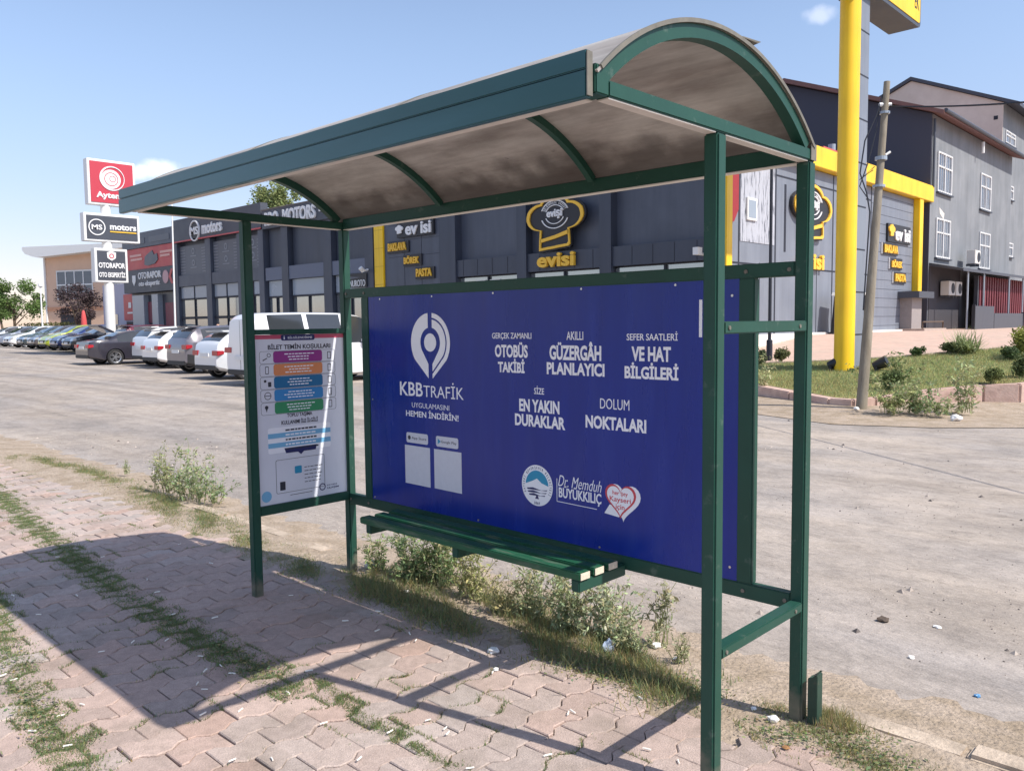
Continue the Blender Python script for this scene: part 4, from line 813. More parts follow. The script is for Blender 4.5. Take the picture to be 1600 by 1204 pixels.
# ---- grasses (uncountable): joint grass and verge grass near the camera, lawn on the right
m_grass = mat('grass_blades', (.1, .15, .05), rough=.75, var=.2, scale=3, attr=True, trans=.4, spec=.2)
def G(u, v, z=0.): p = onp(u, v, 2, z); return np.array([p.x, p.y, p.z])
def gt(k, dry=.2, dark=1.3):
    g = np.stack([RNG.uniform(.13, .20, k), RNG.uniform(.17, .235, k), RNG.uniform(.075, .115, k)], 1)*dark
    d = RNG.random(k) < dry; g[d] = np.stack([RNG.uniform(.3, .42, d.sum()), RNG.uniform(.27, .36, d.sum()), RNG.uniform(.12, .18, d.sum())], 1); return g
bases, hs, ws, tn = [], [], [], []
def scatter_line(px, width, dens, h, dry=.15, zoff=0., patchy=.35, snap=False):
    P = [G(u, v)[:2] for u, v in px]
    for a, b in zip(P, P[1:]):
        l = np.linalg.norm(b-a); k = int(l*dens*1.7); t_ = RNG.random(k)[:, None]; d = (b-a)/l; nn = np.array([-d[1], d[0]])
        p = a+(b-a)*t_+nn*RNG.normal(size=(k, 1))*width*.5
        keep = (np.sin(p[:, 0]*9+3*np.sin(p[:, 1]*7))+np.sin(p[:, 1]*11+p[:, 0]*4)+RNG.normal(size=k)*.6) > (-1.2+patchy*2)
        p = p[keep]
        if snap:
            u_ = RNG.random(len(p)); m1 = u_ < .38; ci = np.round((p[:, 0]-X0)/PW); p[m1, 0] = X0+PW*ci[m1]+np.array([wav(q) for q in p[m1, 1]])+RNG.normal(size=m1.sum())*.011
            m2 = (u_ > .38) & (u_ < .62); cj = np.floor((p[:, 0]-X0)/PW) % 2; p[m2, 1] = (Y0+cj*PL/2+PL*np.round((p[:, 1]-Y0-cj*PL/2)/PL))[m2]+RNG.normal(size=m2.sum())*.011
        bases.append(np.column_stack([p, np.full(len(p), zoff)])); hs.append(RNG.uniform(.25, 1., len(p))*h*.55); ws.append(RNG.uniform(.0025, .006, len(p))); tn.append(gt(len(p), dry))
scatter_line([(-60, 715), (0, 775), (60, 830), (130, 882), (250, 968), (330, 1008), (410, 1047), (462, 1085)], .10, 5200, .030, .08, patchy=.0, snap=True)
scatter_line([(-20, 925), (5, 990), (30, 1068), (70, 1130), (112, 1185), (140, 1230)], .085, 5200, .030, .1, patchy=-.05, snap=True)
scatter_line([(70, 1195), (120, 1160), (160, 1140)], .05, 2500, .026, .1)
scatter_line([(500, 1062), (545, 1103), (590, 1135), (640, 1152)], .035, 3500, .028, .1, patchy=-.1, snap=True)
scatter_line([(640, 1160), (690, 1190), (740, 1200)], .03, 2400, .025, .1)
scatter_line([(20, 712), (90, 724), (160, 745), (230, 778), (300, 808), (380, 840), (480, 880), (545, 905)], .16, 3200, .05, .45)
scatter_line([(470, 885), (560, 915), (640, 945), (720, 975), (820, 1005), (930, 1040), (1040, 1075), (1110, 1090)], .17, 2900, .045, .45, patchy=.5)
scatter_line([(600, 890), (700, 915), (820, 960), (930, 1000), (1060, 1060), (1120, 1085)], .14, 3600, .09, .5)
scatter_line([(1170, 1150), (1230, 1140), (1300, 1150), (1360, 1180), (1430, 1230)], .14, 4200, .05, .5)
scatter_line([(1285, 1140), (1300, 1120), (1330, 1150)], .06, 2500, .13, .9, patchy=-.2)
scatter_line([(1150, 1095), (1200, 1105), (1240, 1120)], .07, 2500, .04, .6)
scatter_line([(560, 905), (680, 945), (800, 985), (930, 1025), (1080, 1085)], .22, 2600, .16, .6)
scatter_line([(230, 775), (290, 795), (350, 825)], .14, 3000, .09, .35)
# tufts in paver joints
k = 0
while k < 420:
    ci = random.randint(-60, 22); x0 = X0+PW*ci; y = random.uniform(-3.2, -.2)
    if math.sin(x0*1.9+1.3*math.sin(y*2.3))+math.sin(y*3.1-x0*.8) < random.uniform(-.6, 1.4): continue
    n = random.randint(20, 110); l = random.uniform(.02, .09); yy = y+RNG.normal(size=n)*l; xx = np.array([x0+wav(q) for q in yy])+RNG.normal(size=n)*.007
    if random.random() < .4:
        q = round((y-Y0)/PL)*PL+Y0; xx = x0+RNG.uniform(0, PW, n); yy = q+RNG.normal(size=n)*.007
    bases.append(np.column_stack([xx, yy, np.full(n, -.004)])); hs.append(RNG.uniform(.008, .022, n)); ws.append(RNG.uniform(.002, .005, n)); tn.append(gt(n, .2)); k += 1
B_, H_, W_, T2 = np.concatenate(bases), np.concatenate(hs), np.concatenate(ws), np.concatenate(tn)
gcx = []
for px_l, wd_, n_ in (([(470, 885), (560, 915), (640, 945), (720, 975), (820, 1005), (930, 1040), (1040, 1075), (1110, 1090)], .16, 5200), ([(60, 715), (150, 745), (230, 778), (300, 808), (380, 840)], .14, 1800), ([(1180, 1150), (1300, 1150), (1400, 1200)], .12, 900), ([(-60, 715), (0, 775), (60, 830), (130, 882), (250, 968), (330, 1008), (410, 1047), (462, 1085)], .10, 2600), ([(-20, 925), (5, 990), (30, 1068), (70, 1130), (112, 1185)], .08, 1500)):
    P = [G(u, v)[:2] for u, v in px_l]
    for a, b in zip(P, P[1:]):
        k_ = max(1, int(n_/(len(P)-1))); q_ = a+(b-a)*RNG.random((k_, 1))+RNG.normal(size=(k_, 2))*wd_*.5; q_ = q_[(np.sin(q_[:, 0]*8+2*np.sin(q_[:, 1]*9))+np.sin(q_[:, 1]*13+q_[:, 0]*5)+RNG.normal(size=k_)*.5) > -.4]
        gcx.append(np.column_stack([q_, RNG.uniform(.003, .022, len(q_))]))
gcx = np.concatenate(gcx); lq = leaf_quads(gcx, RNG.uniform(.008, .024, len(gcx)), .6, .05); lq[:, :, 2] = np.clip(gcx[:, None, 2]+(lq[:, :, 2]-gcx[:, None, 2])*.45, .001, None)
stuff(fast_mesh('ground_cover', lq, 4, m_grass, tint=gt(len(gcx), .22, 1.25)))
stuff(fast_mesh('pavement_grass', blades(B_, H_, W_, .9), 3, m_grass, tint=T2))
def in_poly(p, poly):
    c = np.zeros(len(p), bool); j = len(poly)-1
    for i in range(len(poly)):
        xi, yi = poly[i]; xj, yj = poly[j]
        c ^= ((yi > p[:, 1]) != (yj > p[:, 1])) & (p[:, 0] < (xj-xi)*(p[:, 1]-yi)/(yj-yi+1e-12)+xi); j = i
    return c
p = np.column_stack([RNG.uniform(-8.5, 2.5, 150000), RNG.uniform(11.5, 20.3, 150000)]); p = p[in_poly(p, lawn)]
dry = (np.sin(p[:, 0]*1.7)+np.sin(p[:, 1]*2.3+p[:, 0])+RNG.normal(size=len(p))*.8) > 1.0
tl = gt(len(p), .3, 1.75); tl[dry] = gt(dry.sum(), .75, 1.3)
stuff(fast_mesh('lawn_grass', blades(np.column_stack([p, [zt(y)+.005 for y in p[:, 1]]]), RNG.uniform(.03, .09, len(p)), RNG.uniform(.006, .014, len(p)), .9), 3, m_grass, tint=tl))
# loose grit and clods on the road
k = 22000; gx = RNG.uniform(-9, 8, k); gy = np.abs(RNG.normal(size=k))*3.6+.3; keep = (np.sin(gx*1.3+gy)+np.sin(gy*2.1-gx*.7)+RNG.normal(size=k)*.7) > .1
gx, gy = gx[keep], gy[keep]; s = RNG.uniform(.002, .009, len(gx))*(1+2.2*(RNG.random(len(gx)) < .05))
V = []
for a in range(4):
    A_ = 2*np.pi*a/4+RNG.random(len(gx)); V.append(np.stack([gx+s*np.cos(A_), gy+s*np.sin(A_), np.full(len(gx), -.052)], 1))
top = np.stack([gx+s*.2, gy, -.05+s*.8], 1)
T_all = np.concatenate([np.stack([V[a], V[(a+1) % 4], top], 1) for a in range(4)])
gc = np.where(RNG.random((len(gx), 1)) < .25, np.array([[.14, .12, .11]]), np.array([[.42, .36, .31]]))*RNG.uniform(.7, 1.2, (len(gx), 1)); gc = np.concatenate([gc]*4)
m_grit = mat('grit', (.4, .35, .3), rough=.95, var=.2, attr=True)
stuff(fast_mesh('road_grit', T_all, 3, m_grit, tint=gc))

# ================================================================== PLANTS
m_stem = mat('plant_stem', lin((130, 136, 92)), rough=.8, var=.2)
m_leaf = mat('weed_leaves', (.2, .25, .15), rough=.7, var=.15, attr=True, trans=.25, spec=.25)
def weed(label, u, v, hpx, n=9, leaves=220, spread=.8, tint=(.19, .225, .13), group='weeds along the footway edge', dry=.12, lsz=.028, name='weed'):
    b = G(u, v, .005); D = (Vector(b)-CAM).dot(FW); h = hpx/FPX*D*(1.5 if 'far kerb' in group else 1.22)
    r = empty(name, tuple(b)); tag(r, label, 'weed', group); st_ = MB(); C_ = []; tops = []; n = int(n*2.2); leaves = int(leaves*(4 if 'far kerb' in group else 2.6))
    for i in range(n):
        a = random.uniform(0, 2*math.pi); L = h*random.choice((random.uniform(.3, .7), random.uniform(.5, 1.0), random.uniform(.85, 1.1))); sp = spread*random.uniform(.1, 1.1); pts = []; cv = random.uniform(-.6, .6)
        ox, oy = random.gauss(0, .16)*h*spread, random.gauss(0, .12)*h*spread
        for k in range(7):
            f = k/6; aa = a+cv*f; pts.append(Vector((b[0]+ox+math.cos(aa)*sp*L*f**1.3*.75, b[1]+oy+math.sin(aa)*sp*L*f**1.3*.5, b[2]+L*(f-.25*sp*f*f)))+Vector((random.gauss(0, .006), random.gauss(0, .006), 0))*f*(h/.3))
        st_.tube(pts, [.0032*(1-.8*k/6)*(h/.3)**.5 for k in range(7)], 4, cap=False)
        sub_ = [pts]
        for q in range(2):
            i0 = random.randint(2, 5); d = Vector((random.gauss(0, 1), random.gauss(0, 1), random.uniform(.3, 1.2))).normalized()*L*random.uniform(.12, .3); tw = [pts[i0], pts[i0]+d*.5, pts[i0]+d+Vector((0, 0, .01))]
            st_.tube(tw, [.0018, .0015, .001], 4, cap=False); sub_.append(tw)
        for q in range(leaves//n):
            P_ = random.choice(sub_+[pts]); f = random.uniform(.05, .999)**.85*(len(P_)-1); i0 = int(f); w = f-i0; p_ = P_[i0]*(1-w)+P_[min(i0+1, len(P_)-1)]*w
            C_.append(p_+Vector((random.gauss(0, .013), random.gauss(0, .013), random.gauss(0, .008)))*(h/.3)); tops.append(f/(len(P_)-1))
    C_ = np.array(C_); k = len(C_); t3 = np.array(tint)*np.array([1.62, 1.55, 1.35])*RNG.uniform(.6, 1.5, (k, 1))*RNG.uniform(.9, 1.1, (k, 3)); d = RNG.random(k) < dry+.12; t3[d] = np.array((.40, .36, .20))*RNG.uniform(.7, 1.25, (d.sum(), 1))
    fo = fast_mesh('foliage', leaf_quads(C_-b, RNG.uniform(.5, 1.5, k)*lsz*(h/.3)**.5*(1.15-.45*np.array(tops)), .34, .3), 4, m_leaf, r, tint=t3); obj('stem', st_, m_stem, r, smooth=True, recalc=False)
    return r
GT = (.15, .21, .095); GG = (.22, .26, .17)
weed('bushy weed nearest the left rear post, at the left end of the bench', 590, 893, 55, 8, 260, .9, GT)
weed('dense dark leafed weed under the left end of the bench', 640, 905, 80, 12, 620, .9, (.13, .185, .10))
weed('tallest leafy weed under the left half of the bench', 690, 912, 92, 14, 760, .9, (.14, .20, .10))
weed('pale yellowish weed below the middle bench bracket', 740, 935, 82, 11, 420, .8, (.26, .28, .13), dry=.35)
weed('low dry tuft right of the middle bench bracket', 785, 958, 55, 10, 260, .9, (.32, .30, .16), dry=.5)
weed('grey green weed in front of the bench, under its right half', 835, 965, 78, 11, 420, .9, GG)
weed('thick grey green weed under the right end of the bench', 890, 985, 88, 13, 560, .9, GG)
weed('silvery weed just right of the right end of the bench', 945, 1000, 92, 12, 460, .95, (.24, .28, .20))
weed('low spreading weed in front of the silvery weed', 985, 1020, 55, 9, 260, 1.1, GG)
weed('thin upright weed with few leaves below the blue board', 1030, 1005, 110, 4, 90, .45, (.20, .21, .15), lsz=.03)
weed('sparse trailing weed nearest the front right post', 1062, 1035, 50, 6, 90, 1.2, (.24, .25, .17))
weed('tall open bush at the kerb left of the shelter', 295, 776, 78, 9, 330, 1.25, (.16, .21, .12), lsz=.030)
weed('lower leafy bush between the tall kerb bush and the left front post', 325, 786, 50, 9, 300, 1.4, (.13, .19, .10), lsz=.030)
weed('smaller bush on the left side of the tall kerb bush', 262, 768, 62, 9, 300, .8, (.19, .22, .12))
weed('tiny weed at the far left of the kerb plants', 197, 740, 20, 5, 70, .8, GG)
weed('dry weed behind the leaning utility pole foot', 1395, 646, 42, 9, 260, 1.1, (.20, .24, .12), group='weeds beside the far kerb', lsz=.05)
weed('wide grey green weed clump at the kerb right of the utility pole', 1430, 645, 40, 10, 320, 1.4, (.17, .23, .13), group='weeds beside the far kerb', lsz=.05)
weed('tall thin weed in front of the pink kerb', 1508, 645, 62, 5, 130, .4, (.22, .26, .15), group='weeds beside the far kerb', lsz=.05)
weed('low weed at the foot of the pink kerb', 1475, 648, 26, 7, 140, 1.2, (.2, .25, .14), group='weeds beside the far kerb', lsz=.05)
weed('thin weed at the left end of the far kerb', 1187, 618, 45, 6, 120, .8, (.28, .29, .18), group='weeds beside the far kerb', lsz=.05)
weed('dark leafy weed overhanging the kerb right of the pole', 1385, 622, 48, 9, 320, 1., (.11, .15, .07), group='weeds beside the far kerb', lsz=.05)
# yellow straw tuft by the stub
def tree(name, label, cat, base, crown_c, rad, leaves, lsz, tint, trunk_r=.14, group=None, nb=6, dark=.5):
    r = empty(name, tuple(base)); tag(r, label, cat, group); base = Vector(base); cc_ = Vector(crown_c); st_ = MB()
    top = Vector((cc_.x, cc_.y, cc_.z+rad[2]*.3)); mid = base.lerp(top, .5)+Vector((random.gauss(0, .05), random.gauss(0, .05), 0))*rad[0]
    st_.tube([base-Vector((0, 0, .2)), mid, top], [trunk_r, trunk_r*.7, trunk_r*.25], 8)
    cl = []
    for i in range(nb*4):
        while True:
            d = Vector((random.uniform(-1, 1), random.uniform(-1, 1), random.uniform(-.9, 1)))
            if d.length < 1: break
        cl.append((cc_+Vector((d.x*rad[0]*.85, d.y*rad[1]*.85, d.z*rad[2]*.85)), random.uniform(.18, .42)))
    for c_, s_ in cl[:nb]: f = random.uniform(.35, .7); p0 = base.lerp(top, f); st_.tube([p0, p0.lerp(c_, .5)+Vector((0, 0, .08*rad[2])), c_], [trunk_r*.4, trunk_r*.25, trunk_r*.1], 6)
    pts = []
    for i in range(leaves):
        c_, s_ = random.choice(cl); d = Vector((random.gauss(0, 1), random.gauss(0, 1), random.gauss(0, 1))).normalized()*random.random()**.45
        pts.append((c_.x+d.x*s_*rad[0], c_.y+d.y*s_*rad[1], c_.z+d.z*s_*rad[2]*.9))
    pts = np.array(pts); k = len(pts); t3 = np.array(tint)*RNG.uniform(.55, 1.45, (k, 1))*RNG.uniform(.92, 1.08, (k, 3))
    fast_mesh('crown', leaf_quads(pts-np.array(base), RNG.uniform(.6, 1.4, k)*lsz, .55, .1), 4, m_leaf, r, tint=t3); obj('trunk', st_, mat('bark', lin((104, 88, 72)), rough=.95, var=.3, scale=10), r, smooth=True)
    return r
def at(u, v, D): return CAM+ray(u, v)*D
p = at(24, 500, 66); tree('leafy_tree', 'broad green tree at the left edge beyond the parked cars', 'tree', (p.x, p.y, .2), at(24, 468, 66), (2.3, 2.3, 2.0), 6500, .17, (.13, .20, .06))
p = at(8, 505, 80); tree('leafy_tree', 'darker green tree behind the broad tree at the left edge', 'tree', (p.x, p.y, .2), at(-6, 470, 80), (2.2, 2.2, 2.0), 3000, .22, (.09, .13, .05))
p = at(118, 500, 62); tree('plum_tree', 'dark purple leaved tree in front of the peach house', 'tree', (p.x, p.y, .2), at(122, 474, 62), (1.95, 1.95, 1.6), 5200, .15, (.085, .06, .062))
p = at(432, 320, 52); tree('leafy_tree', 'yellow green tree rising behind the showroom roofs', 'tree', (p.x, p.y, 0), at(432, 322, 52), (1.75, 1.75, 2.2), 6500, .17, (.26, .30, .12), nb=9)
p = at(515, 330, 56); tree('leafy_tree', 'small tree top just showing right of the yellow green tree', 'tree', (p.x, p.y, 0), at(520, 336, 56), (1.0, 1.0, 1.2), 1400, .16, (.22, .27, .12))
p = at(40, 508, 88); q = at(108, 508, 66)
hd = empty('hedge', tuple(at(75, 508, 66).xy)+(.2,)); tag(hd, 'low brownish green hedge in front of the peach house', 'hedge')
n = 2600; f = RNG.random(n); c0 = np.array(at(42, 500, 68)); c1 = np.array(at(112, 500, 63)); hp_ = c0+(c1-c0)*f[:, None]+RNG.normal(size=(n, 3))*np.array([.3, .3, 0]); hp_[:, 2] = RNG.uniform(.2, 2.0, n)
fast_mesh('foliage', leaf_quads(hp_-np.array(wloc(hd)), RNG.uniform(.12, .25, n), .6), 4, m_leaf, hd, tint=np.array((.17, .17, .07))*RNG.uniform(.6, 1.4, (n, 1)))
# garden bushes on the lawn
def terr(u, v):
    r_ = ray(u, v); t_ = 8.
    while t_ < 60:
        p_ = CAM+r_*t_
        if p_.z <= zt(p_.y): return p_
        t_ += .02
def bush(label, u, v, wpx, hpx, tint, n=1500, lsz=.05, cat='bush', group='round bushes on the lawn'):
    b = terr(u, v); D = (b-CAM).dot(FW); w, h = wpx/FPX*D/2*random.uniform(.95, 1.2), hpx/FPX*D
    b = b+Vector((0, w*.5, .0)); b.z = zt(b.y)
    r = empty('garden_bush', tuple(b)); tag(r, label, cat, group); pts = []; st_ = MB()
    lob = [(Vector((random.uniform(-.5, .5)*w, random.uniform(-.5, .5)*w, random.uniform(.35, .75)*h)), random.uniform(.25, .6)) for _ in range(13)]
    for c_, s_ in lob[:6]: st_.tube([tuple(b), tuple(b+c_*.5), tuple(b+c_)], [.012, .009, .005], 5)
    for i in range(n):
        c_, s_ = random.choice(lob); d = Vector((random.gauss(0, 1), random.gauss(0, 1), random.gauss(0, 1))).normalized()*random.random()**.6
        q = Vector((c_.x+d.x*s_*w, c_.y+d.y*s_*w, max(.01, c_.z+d.z*s_*h*.75))); pts.append(q)
    pts = np.array(pts); k = len(pts); t3 = np.array(tint)*RNG.uniform(.6, 1.5, (k, 1))
    fast_mesh('foliage', leaf_quads(pts, RNG.uniform(.6, 1.4, k)*lsz, .6), 4, m_leaf, r, tint=t3); obj('stem', st_, m_stem, r); return r
bush('dark bush partly hidden by the blue board frame', 1184, 572, 22, 28, (.10, .13, .06))
bush('brownish bush beside the thin dark lamp post', 1216, 567, 30, 24, (.15, .16, .07))
bush('small round dark bush at the back of the lawn', 1432, 558, 26, 16, (.08, .13, .05))
bush('low dark bush right of the small round one', 1480, 553, 32, 18, (.11, .14, .06))
bush('wide low bush on the front lawn near the right edge', 1546, 602, 34, 28, (.14, .17, .06))
bush('bush cut by the right edge of the photo on the front lawn', 1592, 592, 34, 34, (.12, .15, .06))
bush('dark bush at the foot of the big yellow green shrub', 1576, 564, 34, 22, (.08, .12, .05))
bush('large yellow green shrub at the right edge behind the lawn', 1600, 560, 70, 46, (.26, .28, .07), 2600, .06)
bush('dark green bush behind the kerb beside the utility pole', 1388, 612, 40, 32, (.10, .14, .05), 1700)
yb = terr(1508, 553); yk = empty('yucca', tuple(yb)); tag(yk, 'spiky pale green yucca on the paving behind the lawn', 'plant')
k = 240; a = RNG.random(k)*2*np.pi; ee = RNG.uniform(.15, 1.2, k); d3 = np.stack([np.cos(a)*np.cos(ee), np.sin(a)*np.cos(ee), np.sin(ee)], 1); l3 = RNG.uniform(.3, .62, (k, 1)); sd = np.stack([-np.sin(a), np.cos(a), np.zeros(k)], 1)*.02
st3 = RNG.normal(size=(k, 3))*np.array([.12, .12, .03])+np.array([0, 0, .1])
fast_mesh('leaves', np.stack([st3-sd, st3+sd, st3+d3*l3], 1), 3, m_leaf, yk, tint=np.array((.28, .33, .16))*RNG.uniform(.7, 1.3, (k, 1))); obj('stem', MB().tube([tuple(yb), tuple(yb+Vector((0, 0, .15)))], .04, 7), m_stem, yk)

# ================================================================== SIGN PYLONS, POLES
pb = terr(1328, 580); py = empty('yellow_pylon', (pb.x, pb.y, pb.z)); tag(py, 'tall yellow sign pylon with grey panelled back and signbox on top', 'sign pylon')
XP = pb.x-.19; ZP = 9.6; rr_ = .195; yb0 = pb.y+.1
mb = MB(); pr_ = [(XP+rr_*math.cos(a), yb0-rr_*math.sin(a)) for a in np.linspace(0, math.pi, 20)]+[(XP-rr_, yb0+.12), (XP+rr_, yb0+.12)]
obj('yellow_column', MB().prism(pr_, lambda a, b, t_: (a, b, t_), pb.z-.2, ZP), m_yel, py, smooth=True)
bk_ = obj('grey_back', MB().box(XP-rr_+.01, XP+rr_-.01, yb0+.122, yb0+.62, pb.z-.2, ZP), m_gcl, py)
obj('panel_joints', MB().box(XP+rr_-.012, XP+rr_-.006, yb0+.125, yb0+.618, 1.2, 1.22) if False else (lambda m_: [m_.box(XP+rr_-.012, XP+rr_-.006, yb0+.125, yb0+.618, z_, z_+.03) for z_ in np.arange(1.2, 9.4, .92)] and m_)(MB()), m_nvd, bk_)
sb_ = onp(1437, 40, 0, XP+.33); zs_ = sb_.z
sg = obj('sign_box', MB().prism(rrect(yb0-1.6, sb_.y+.05, zs_-.06, zs_+2.4, .12), lambda a, b, n: (n, a, b), XP-.36, XP+.33), m_char, py, smooth=True)
obj('sign_face', MB().prism(rrect(yb0-1.5, sb_.y-.03, zs_+.03, zs_+2.3, .08), lambda a, b, n: (n, a, b), XP+.331, XP+.345), m_yel, sg)
text('EK', lambda a, b, n: (XP+.345+n, a, b), sb_.y-.42, sb_.y-.12, zs_+.30, zs_+.62, .004, m_blk, sg)
def flood(label, u, v):
    p_ = terr(u, v); f_ = empty('floodlight', tuple(p_)); tag(f_, label, 'floodlight', 'floodlights at the foot of the yellow pylon')
    obj('housing', MB().tube([(p_.x-.16, p_.y, p_.z+.10), (p_.x+.10, p_.y+.04, p_.z+.22)], [.09, .13], 14), m_blk, f_, smooth=True); obj('bracket', MB().box(p_.x-.1, p_.x-.06, p_.y-.12, p_.y+.12, p_.z-.02, p_.z+.1), m_nvd, f_)
flood('black floodlight left of the yellow pylon foot', 1306, 579); flood('black floodlight right of the yellow pylon foot', 1377, 580)
# thin dark lamp post in front of the pastry shop
p_ = terr(1202, 563); lp = empty('lamp_post', tuple(p_)); tag(lp, 'thin dark lamp post standing in front of the pastry shop', 'lamp post')
obj('pole', MB().tube([(p_.x, p_.y, p_.z-.1), (p_.x, p_.y, p_.z+.5), (p_.x, p_.y, p_.z+.52), (p_.x, p_.y, p_.z+6.3)], [.075, .075, .042, .034], 12), m_nvd, lp, smooth=True)
obj('lantern', MB().lathe([(.0, 0), (.10, .02), (.16, .3), (.18, .34), (.02, .46), (0, .47)], 16, (p_.x, p_.y, p_.z+6.3)), m_blk, lp)
# leaning utility pole
pb2 = Vector(G(1346, 637, .03)); D2 = (pb2-CAM).dot(FW); pt2 = at(1386, 128, D2)
up_ = empty('utility_pole', tuple(pb2)); tag(up_, 'leaning grey concrete utility pole with coiled cables at the far kerb', 'utility pole')
ax2 = (pt2-pb2); m_conc = mat('concrete_pole', lin((128, 118, 102)), rough=.9, var=.15, scale=9, stretch=(3, 3, .4), bump=.3, bscale=30, col2=lin((146, 138, 124)), cscale=3)
obj('pole', MB().tube([pb2-ax2*.03, pb2+ax2*.5, pt2], [.094, .071, .052], 14), m_conc, up_, smooth=True)
def alongp(f, dx=0, dy=0, dz=0): q = pb2+ax2*f; return (q.x+RT.x*dx, q.y+RT.y*dx, q.z+dz)
ca = obj('cables', MB().tube([alongp(.96, -.06), alongp(.90, -.13), alongp(.82, -.30), alongp(.72, -.34), alongp(.66, -.20), alongp(.60, -.12), alongp(.45, -.11), alongp(.30, -.10)], .012, 6).tube([alongp(.95, -.08), alongp(.85, -.12), alongp(.75, -.22), alongp(.68, -.33), alongp(.64, -.16)], .010, 6).tube([alongp(.74, -.10), alongp(.70, -.34), alongp(.73, -.12)], .008, 5), m_blk, up_, smooth=True)
obj('strap', MB().tube([alongp(.765, 0, 0, -.03), alongp(.765, 0, 0, .03)], .098, 14).tube([alongp(.68, 0, 0, -.02), alongp(.68, 0, 0, .02)], .104, 14).tube([alongp(.905, 0, 0, -.02), alongp(.905, 0, 0, .02)], .086, 14), m_frost, up_)
obj('insulator', MB().tube([alongp(.93, -.10), alongp(.93, .10)], .035, 8).tube([alongp(.775, .07), alongp(.785, .15)], .02, 8), m_wht, up_)
e1 = at(1720, 116, 9.6); wr = empty('overhead_cable', tuple(alongp(.925, .08))); tag(wr, 'black overhead cable running right from the utility pole', 'cable')
a_, b_ = Vector(alongp(.925, .08)), e1; d_ = b_-a_
obj('wire', MB().tube([a_+d_*f-Vector((0, 0, .10*4*f*(2.2-f)*.5)) for f in np.linspace(0, 2.2, 24)], .014, 6), m_blk, wr, smooth=True)

# left sign pylon with three boards
DP = 42.; px0 = at(176, 505, DP); X1 = px0.x
sp = empty('sign_pylon', (X1, px0.y, 0)); tag(sp, 'white round post carrying three stacked signboards, red one on top', 'sign pylon')
obj('post', MB().tube([(X1-.25, px0.y, -.1), (X1-.25, px0.y, 8.6)], .235, 20), m_wht, sp, smooth=True)
FP = lambda a, b, n: (X1+n, a, b)
def pb_(u, v): q = onp(u, v, 0, X1); return q.y, q.z
def board(name, u0, v0, u1, v1, m, depth=.5):
    y0, z1 = pb_(u0, v0); y1, z0 = pb_(u1, v1); o = obj(name, MB().box(X1-depth, X1, y0, y1, z0, z1), m_wht, sp, bevel=.02)
    f = obj('face', MB().box(X1, X1+.03, y0+.12, y1-.12, z0+.12, z1-.12), m, o); return o, y0, y1, z0, z1
m_aytr = mat('sign_red', lin((188, 58, 74)), rough=.5, var=.03)
o, y0, y1, z0, z1 = board('red_signboard', 135, 246, 213, 325, m_aytr); FPn = lambda a, b, n: (X1+.03+n, a, b)
W0, H0 = y1-y0, z1-z0; c_ = (y0+W0*.5, z0+H0*.60)
obj('ring_emblem', MB().ring(circ(H0*.27, 36, c_), circ(H0*.245, 36, (c_[0]+H0*.012, c_[1])), FPn, 0, .03), m_sign, o)
obj('swirl_emblem', MB().prism(circ(H0*.21, 36, (c_[0]-H0*.025, c_[1]-H0*.02)), FPn, 0, .03), m_sign, o)
obj('swirl_line', MB().ring(circ(H0*.15, 30, (c_[0]-H0*.02, c_[1]-H0*.02)), circ(H0*.135, 30, (c_[0]-H0*.02, c_[1]-H0*.02)), FPn, .03, .04).ring(circ(H0*.07, 20, (c_[0]+H0*.01, c_[1]-H0*.01)), circ(H0*.058, 20, (c_[0]+H0*.01, c_[1]-H0*.01)), FPn, .03, .04), m_aytr, o)
text('Aytemiz', FPn, y0+W0*.16, y1-W0*.16, z0+H0*.12, z0+H0*.29, .03, m_sign, o, bold=.03)
o, y0, y1, z0, z1 = board('motors_signboard', 130, 331, 219, 381, m_char); W0, H0 = y1-y0, z1-z0; c_ = (y0+W0*.22, z0+H0*.5)
obj('round_logo', MB().ring(circ(H0*.29, 32, c_), circ(H0*.255, 32, c_), FPn, 0, .03), m_sign, o); text('MS', FPn, c_[0]-H0*.18, c_[0]+H0*.18, c_[1]-H0*.09, c_[1]+H0*.09, .03, m_sign, o, bold=.02)
text('motors', FPn, y0+W0*.45, y1-W0*.07, z0+H0*.44, z0+H0*.64, .03, m_sign, o, bold=.03); obj('orange_line', MB().prism([(y0+W0*.45, z0+H0*.35), (y1-W0*.07, z0+H0*.35), (y1-W0*.07, z0+H0*.39), (y0+W0*.45, z0+H0*.39)], FPn, 0, .03), m_gold, o)
o, y0, y1, z0, z1 = board('inspection_signboard', 147, 387, 201, 442, m_char); W0, H0 = y1-y0, z1-z0; c_ = (y0+W0*.5, z0+H0*.78)
obj('shield_logo', MB().prism([(c_[0]-H0*.13, c_[1]+H0*.10), (c_[0], c_[1]+H0*.15), (c_[0]+H0*.13, c_[1]+H0*.10), (c_[0]+H0*.12, c_[1]-H0*.06), (c_[0], c_[1]-H0*.14), (c_[0]-H0*.12, c_[1]-H0*.06)], FPn, 0, .03), m_sign, o)
obj('shield_mark', MB().ring(circ(H0*.07, 20, c_), circ(H0*.045, 20, c_), FPn, .03, .04), m_aytr, o)
text('OTORAPOR', FPn, y0+W0*.1, y1-W0*.1, z0+H0*.42, z0+H0*.58, .03, m_sign, o, bold=.03); text('OTO EKSPERTİZ', FPn, y0+W0*.1, y1-W0*.1, z0+H0*.15, z0+H0*.34, .03, m_sign, o, bold=.03)
q = at(273, 505, 38); fp = empty('flag_pole', (q.x, q.y, 0)); tag(fp, 'thin white flag pole in front of the motor showroom', 'flag pole')
